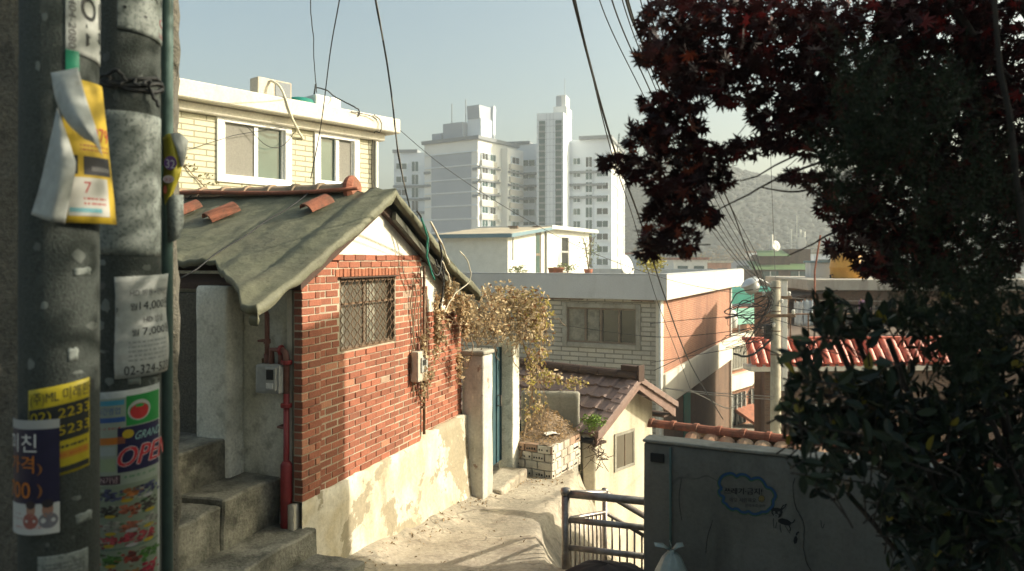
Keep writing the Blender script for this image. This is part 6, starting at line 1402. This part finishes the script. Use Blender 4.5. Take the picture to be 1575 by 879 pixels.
# ================================================================ TREES AND SHRUBS AT THE RIGHT
LOBES = [(-118, .50), (-68, .80), (-30, .92), (0, 1.0), (30, .92), (68, .80), (118, .50)]
def maple_shape():
    pts = [Vector((0, -.12, 0))]
    ang = [a for a, _ in LOBES]
    out = []
    for i, (a, l) in enumerate(LOBES):
        if i: 
            m_ = (LOBES[i - 1][0] + a) / 2; out.append((m_, .36, .02))
        for da, k in ((-9, .62), (0, 1), (9, .62)): out.append((a + da * (1.0), l * k, -.10 * l * k * k))
    vs = [Vector((0, 0, .02))] + [Vector((math.sin(rad(a)) * l, math.cos(rad(a)) * l, z)) for a, l, z in out]
    fs = [(0, i, i + 1) for i in range(1, len(vs) - 1)]
    return vs, fs
MV, MF = maple_shape()
def oval_shape():
    vs = [Vector((0, 0, 0)), Vector((.17, .22, .05)), Vector((.22, .5, .05)), Vector((.14, .8, .0)), Vector((0, 1, -.1)), Vector((-.14, .8, .0)), Vector((-.22, .5, .05)), Vector((-.17, .22, .05)), Vector((0, .5, -.03))]
    return vs, [(0, 1, 8), (1, 2, 8), (2, 3, 8), (3, 4, 8), (4, 5, 8), (5, 6, 8), (6, 7, 8), (7, 0, 8)]
OV, OF = oval_shape()
def put_leaf(mb, shape, p, size, col, rot):
    vs, fs = shape; mb.add([p + rot @ (v * size) for v in vs], fs, col)
def limb(mb, pts, r0, r1, n=9, seed=0):
    q = wavy(pts, n=6, amp=.03, seed=seed); k = len(q); mb.tube(q, [r0 + (r1 - r0) * i / (k - 1) for i in range(k)], n)
t = thing('red_maple_tree', 'dark maple tree with deep red leaves hanging over the upper right', 'tree', (3.0, 4.7, -2.8))
mb = MB(); limb(mb, [(3.45, 4.7, -3.2), (3.42, 4.65, -1.0), (3.35, 4.55, .4), (3.25, 4.45, 1.3)], .15, .10); mb.build('trunk', M['bark'], t, world=True, smooth=True)
BRN = [[(3.2, 4.45, 1.2), (2.8, 3.4, 2.4), (2.5, 1.8, 3.0), (2.2, .4, 3.1)], [(3.2, 4.4, 1.2), (3.3, 3.2, 2.2), (3.5, 1.8, 2.7)], [(3.3, 4.5, .6), (2.7, 4.2, 1.1), (2.1, 3.9, 1.55), (1.5, 3.7, 1.9)], [(3.3, 4.5, 1.25), (2.6, 4.3, 1.9), (2.0, 4.2, 2.6)], [(3.25, 4.5, 1.1), (3.1, 4.3, 1.8), (3.1, 4.2, 2.6)], [(3.3, 4.5, .9), (2.5, 4.1, .75), (1.7, 3.8, .62), (1.1, 3.6, .38)], [(3.3, 4.5, .3), (2.4, 4.2, .30), (1.85, 3.9, .22), (1.4, 3.8, .02)], [(1.7, 3.8, .62), (1.3, 3.65, .85), (.9, 3.55, .72)], [(2.1, 3.9, 1.55), (1.6, 3.7, 1.5), (1.0, 3.5, 1.2)], [(1.75, 3.85, .55), (1.35, 3.7, .42), (.95, 3.6, .2)], [(1.85, 3.9, .22), (1.5, 3.8, .35), (1.2, 3.7, .34)]]
for i, b_ in enumerate(BRN):
    mb = MB(); limb(mb, [Vector(p) for p in b_], .038 if i < 5 else (.016 if i < 7 else .008), .006 if i < 5 else .003, 7, i); mb.build('branch', M['bark'], t, world=True, smooth=True)
r = random.Random(77); mb = MB(); tw = MB()
MC = [(1040, 35, 55, 42, 3.6), (1120, 45, 75, 55, 3.7), (1215, 55, 80, 65, 3.8), (1330, 50, 95, 75, 4.0), (1440, 55, 95, 80, 4.1), (1530, 80, 60, 100, 4.2), (1003, 82, 26, 20, 3.6), (1040, 92, 45, 34, 3.6), (1075, 115, 55, 34, 3.6), (1135, 125, 62, 40, 3.7), (1195, 165, 48, 34, 3.8), (1250, 140, 55, 50, 3.8), (1015, 160, 32, 20, 3.6), (1055, 155, 30, 18, 3.6), (1000, 207, 44, 30, 3.55), (952, 252, 26, 15, 3.5), (985, 262, 38, 22, 3.5), (1040, 205, 45, 40, 3.6), (1075, 248, 42, 34, 3.6), (1030, 285, 36, 20, 3.55), (1092, 272, 36, 22, 3.6), (1050, 312, 50, 28, 3.55), (1012, 352, 30, 34, 3.5), (1045, 372, 34, 24, 3.5), (995, 388, 18, 13, 3.5), (1082, 330, 28, 16, 3.55), (1152, 228, 34, 14, 3.7), (1192, 218, 28, 16, 3.7), (1118, 232, 22, 12, 3.6), (1235, 205, 38, 34, 3.8), (1292, 195, 58, 60, 3.9), (1360, 180, 75, 75, 4.0), (1450, 200, 85, 85, 4.1), (1540, 230, 55, 105, 4.2), (1222, 272, 30, 11, 3.7), (1268, 285, 36, 18, 3.75), (1300, 318, 42, 36, 3.8), (1328, 368, 40, 32, 3.8), (1287, 382, 20, 9, 3.7), (1400, 300, 90, 85, 4.0), (1500, 350, 85, 100, 4.1), (1400, 398, 60, 45, 4.0), (1345, 412, 30, 14, 3.8)]
for px, py, rx, ry, Y in MC:
    n = int(rx * ry / 15 * (2.4 if px > 1340 else (1.6 if px > 1180 else 1.25))) + 5
    for i in range(n):
        while True:
            u, v = r.uniform(-1, 1), r.uniform(-1, 1)
            if u * u + v * v < 1.05: break
        p = P(px + u * rx, py + v * ry, Y + r.gauss(0, .20) + (.35 * r.random() if px > 1250 else 0))
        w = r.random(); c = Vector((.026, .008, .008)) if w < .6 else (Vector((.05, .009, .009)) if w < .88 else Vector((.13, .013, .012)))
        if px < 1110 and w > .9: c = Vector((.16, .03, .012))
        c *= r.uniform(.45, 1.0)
        rot = Matrix.Rotation(r.gauss(math.pi, .8), 3, 'Y') @ Matrix.Rotation(r.gauss(.35, .5), 3, 'X') @ Matrix.Rotation(r.gauss(0, .35), 3, 'Z')
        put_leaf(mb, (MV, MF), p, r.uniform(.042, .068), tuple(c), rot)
    for k in range(2 + int(rx / 30)):
        a = P(px + r.uniform(-.8, .8) * rx, py + r.uniform(-.8, .8) * ry, Y); tw.tube([a, a + Vector((r.uniform(-.02, .06), .03, r.uniform(-.03, .05))), a + Vector((r.uniform(.05, .13), .06, r.uniform(0, .12)))], [.0012, .002, .003], 4)
for cx_, cy_, cz_, rx, ry, rz, n in ((2.6, 3.0, 2.9, 1.3, 1.3, .7, 900), (3.4, 1.4, 2.8, 1.2, 1.3, .8, 800), (3.6, 3.6, 2.6, 1.0, 1.2, .8, 600)):
    for i in range(n):                               # unseen overhead leaves, added to hold skylight off the painted wall
        q = Vector((r.gauss(0, .5) * rx, r.gauss(0, .5) * ry, r.gauss(0, .5) * rz)); p = Vector((cx_, cy_, cz_)) + q
        if p.y > .3 and p.z / p.y < .55: continue
        put_leaf(mb, (MV, MF), p, r.uniform(.05, .085), (.04, .009, .009), Matrix.Rotation(r.gauss(0, .5), 3, 'X') @ Matrix.Rotation(r.uniform(0, 6.3), 3, 'Z') @ Matrix.Rotation(r.gauss(1.4, .4), 3, 'X'))
mb.build('leaves', M['leaf_red'], t, world=True, recalc=False); tw.build('twigs', M['bark'], t, world=True, recalc=False)['kind'] = 'stuff'

t = thing('broadleaf_shrub', 'dark broad leaved evergreen shrub filling the lower right over the painted wall', 'shrub', (2.3, 3.4, -2.3))
r = random.Random(42); mb = MB(); stm = MB()
SCL = [(1232, 500, 38, 26, 3.0), (1212, 548, 20, 18, 2.95), (1212, 590, 28, 24, 2.95), (1245, 592, 45, 24, 3.0), (1290, 488, 52, 26, 3.05), (1222, 645, 30, 34, 2.95), (1270, 640, 55, 52, 3.0), (1350, 632, 85, 58, 3.1), (1300, 605, 60, 38, 3.05), (1240, 668, 36, 30, 3.0), (1232, 700, 28, 20, 2.95), (1290, 712, 38, 28, 3.0), (1262, 742, 16, 16, 2.95), (1335, 690, 50, 36, 3.0), (1410, 690, 80, 70, 3.1), (1350, 484, 55, 22, 3.1), (1455, 520, 66, 90, 3.15), (1520, 600, 75, 150, 3.2), (1372, 785, 36, 34, 2.95), (1342, 762, 22, 14, 2.9), (1450, 800, 75, 80, 3.1), (1402, 850, 46, 40, 2.95), (1530, 790, 65, 95, 3.15), (1258, 470, 26, 14, 3.05), (1206, 620, 12, 12, 2.95), (1240, 735, 12, 20, 2.95)]
for px, py, rx, ry, Y in SCL:
    tips = max(3, int(rx * ry / 150 * (1.6 if px > 1380 else (1.45 if px > 1310 else .95))))
    for i in range(tips):
        while True:
            u, v = r.uniform(-1, 1), r.uniform(-1, 1)
            if u * u + v * v < 1: break
        p = P(px + u * rx, py + v * ry, Y + r.gauss(0, .16) + (.25 * r.random() if px > 1330 else 0))
        p += Vector((.045, 0, 0)); d = Vector((r.uniform(-.8, .5), r.uniform(-.8, .3), r.uniform(-.4, .9))).normalized()
        stm.tube([p - d * .16 + Vector((.02, .02, -.02)), p - d * .07, p], [.004, .003, .002], 5)
        nl = r.randint(4, 7)
        for k in range(nl):
            a = 2.4 * k + r.uniform(-.3, .3); q = d.to_track_quat('Y', 'Z').to_matrix() @ Matrix.Rotation(a, 3, 'Y') @ Matrix.Rotation(r.uniform(.55, 1.25), 3, 'X') @ Matrix.Rotation(r.uniform(-.5, .5), 3, 'Y')
            c = Vector((.015, .025, .013)) * r.uniform(.5, 1.5)
            w = r.random()
            if w > .985: c = Vector((.30, .24, .03))
            elif w > .9: c = Vector((.045, .06, .022)) * r.uniform(.6, 1.3)
            put_leaf(mb, (OV, OF), p - d * (.02 * k), r.choice((r.uniform(.04, .07), r.uniform(.06, .10), r.uniform(.07, .095))), tuple(c), q)
mb.build('leaves', M['leaf_green'], t, world=True, recalc=False)
for k in range(12):
    a = Vector((2.4 + r.uniform(-.2, .5), 3.5 + r.uniform(-.2, .3), -3)); b_ = P(r.uniform(1220, 1540), r.uniform(480, 780), 3.15)
    stm.tube(wavy([a, a.lerp(b_, .5) + Vector((.15, .1, .1)), b_], n=6, amp=.02, seed=k), .012, 6)
stm.build('stems', M['bark'], t, world=True, recalc=False)

t = thing('conifer', 'dark green feathery conifer hanging in front of the maple at the right', 'conifer', (2.2, 2.75, -2.2))
mb = MB(); limb(mb, [Vector((2.25, 2.85, -2.3)), Vector((2.0, 2.8, -.5)), Vector((1.85, 2.75, .4)), Vector((1.7, 2.7, 1.2))], .022, .006); mb.build('trunk', M['bark'], t, world=True, smooth=True)
mb = MB(); r = random.Random(5)
for px, py, rx, ry, n in ((1325, 140, 40, 70, 90), (1340, 215, 50, 45, 80), (1290, 255, 40, 30, 45), (1450, 165, 50, 60, 80), (1390, 240, 60, 50, 70), (1440, 330, 70, 60, 70), (1520, 300, 50, 90, 90), (1430, 455, 65, 50, 90), (1520, 460, 60, 80, 110), (1475, 560, 60, 70, 60), (1300, 300, 30, 35, 35)):
    for i in range(int(n * 1.5)):
        p = P(px + r.gauss(0, .55) * rx, py + r.gauss(0, .55) * ry, 2.75 + r.gauss(0, .16)); d = Vector((r.gauss(0, .5), r.gauss(0, .4), r.uniform(.3, 1))).normalized()
        c = tuple(Vector((.013, .022, .009)) * r.uniform(.5, 1.5))
        q = d.to_track_quat('Y', 'Z').to_matrix()
        for k in range(16):
            s = k / 16 * .12; a = 2.4 * k
            side = q @ Vector((math.cos(a), .9, math.sin(a))) * .022; o = p + d * s; nrm = q @ Vector((-math.sin(a), 0, math.cos(a))) * .0022
            mb.add([o - nrm, o + nrm, o + side], [(0, 1, 2)], c)
mb.build('sprays', M['leaf_conifer'], t, world=True, recalc=False)

# house just outside the right edge: it keeps the near part of the lane in shade
t = thing('shading_house', 'plain rendered house outside the right edge that shades the steps and poles', 'house', (5.75, 7.72, 0))
mb = MB(); mb.box(0, 7, -12, 0, -4, SHADE_Z); mb.build('wall', M['graywall'], t)
mb = MB(); mb.box(-.05, 7.1, -12.1, .03, SHADE_Z + .002, SHADE_Z + .15); mb.build('roof', M['cement'], t)
for y in (-3, -7):
    q = MB(); q.box(-.02, -.001, y, y + 1.2, .0, 1.2); w = q.build('window', M['glass_dark'], t); q = MB(); q.box(-.06, -.022, y - .08, y, -.08, 1.28); q.box(-.06, -.022, y + 1.2, y + 1.28, -.08, 1.28); q.box(-.06, -.022, y, y + 1.2, 1.2, 1.28); q.box(-.06, -.022, y, y + 1.2, -.08, 0); q.build('frame', M['white_frame'], w)

t = thing('rear_sky_block', 'plain rendered block added behind the viewpoint to dim the near skylight', 'house', (0, -2.6, 0))  # unseen building added to keep sky light off the near poles
mb = MB(); mb.box(-9, 4.5, -7, 0, -4, REAR_Z); mb.build('wall', M['graywall'], t)
mb = MB(); mb.box(-9.1, 4.6, -7.1, .1, REAR_Z + .002, REAR_Z + .18); mb.build('roof', M['cement'], t)
q = MB(); q.box(-2.2, -1.0, .001, .02, -1.5, .6); w = q.build('door', M['teal'], t); q = MB(); q.lathe([(0, 0), (.03, .01), (.03, .05), (0, .06)], c=(-1.15, .02, -.5), n=10, M=Matrix.Rotation(rad(-90), 3, 'X')); q.build('handle', M['steel'], w)
# ================================================================ LIGHT, AIR, CAMERA
EL, AZ_ = rad(SUN_EL), rad(SUN_AZ)      # azimuth counted from +X towards +Y
s = Vector((math.cos(AZ_) * math.cos(EL), math.sin(AZ_) * math.cos(EL), math.sin(EL)))
L_ = bpy.data.lights.new('sun', 'SUN'); L_.energy = SUN_E; L_.angle = rad(.5); L_.color = (1, .885, .72)
so = bpy.data.objects.new('sun', L_); COL.objects.link(so); so.rotation_euler = s.to_track_quat('Z', 'Y').to_euler(); so.location = (20, 0, 30)
w = bpy.data.worlds.new('World'); SC.world = w; w.use_nodes = True; nt = w.node_tree
bg = nt.nodes['Background']; sky = nt.nodes.new('ShaderNodeTexSky'); sky.sky_type = 'NISHITA'; sky.sun_disc = False
sky.sun_elevation = EL; sky.sun_rotation = math.pi / 2 - AZ_; sky.altitude = 50; sky.air_density = SKY_AIR; sky.dust_density = SKY_DUST; sky.ozone_density = SKY_OZ
nt.links.new(mixc(nt, 1.0, sky.outputs[0], SKY_TINT, 'MULTIPLY'), bg.inputs[0]); bg.inputs[1].default_value = SKY_E
if HAZE:
    mb = MB(); mb.box(-130, 340, -50, 430, -20, 52)
    m = bpy.data.materials.new('haze'); m.use_nodes = True; nt = m.node_tree; nt.nodes.clear(); out = nt.nodes.new('ShaderNodeOutputMaterial'); pv = nt.nodes.new('ShaderNodeVolumePrincipled')
    pv.inputs['Color'].default_value = (.86, .93, .95, 1); pv.inputs['Density'].default_value = HAZE; pv.inputs['Anisotropy'].default_value = .15
    nt.links.new(pv.outputs[0], out.inputs['Volume']); o = mb.build('haze', m); o['kind'] = 'stuff'
cam = bpy.data.cameras.new('camera'); co = bpy.data.objects.new('camera', cam); COL.objects.link(co); SC.camera = co
co.location = (0, 0, 0); co.rotation_euler = (rad(90), 0, 0); cam.sensor_width = 36; cam.lens = 36 * F / 1575; cam.shift_y = -(439.5 - HY) / 1575
cam.clip_start = .05; cam.clip_end = 6000; cam.dof.use_dof = True; cam.dof.focus_distance = 9.5; cam.dof.aperture_fstop = 1.9
SC.view_settings.view_transform = 'Standard'; SC.view_settings.look = 'None'; SC.view_settings.exposure = EXPO; SC.view_settings.gamma = 1; SC.view_settings.use_curve_mapping = False
SC.render.engine = 'CYCLES'; SC.cycles.use_denoising = True; SC.cycles.max_bounces = 6; SC.cycles.volume_bounces = 0; SC.cycles.transparent_max_bounces = 8
SC.cycles.volume_step_rate = 1; SC.cycles.sample_clamp_indirect = 4
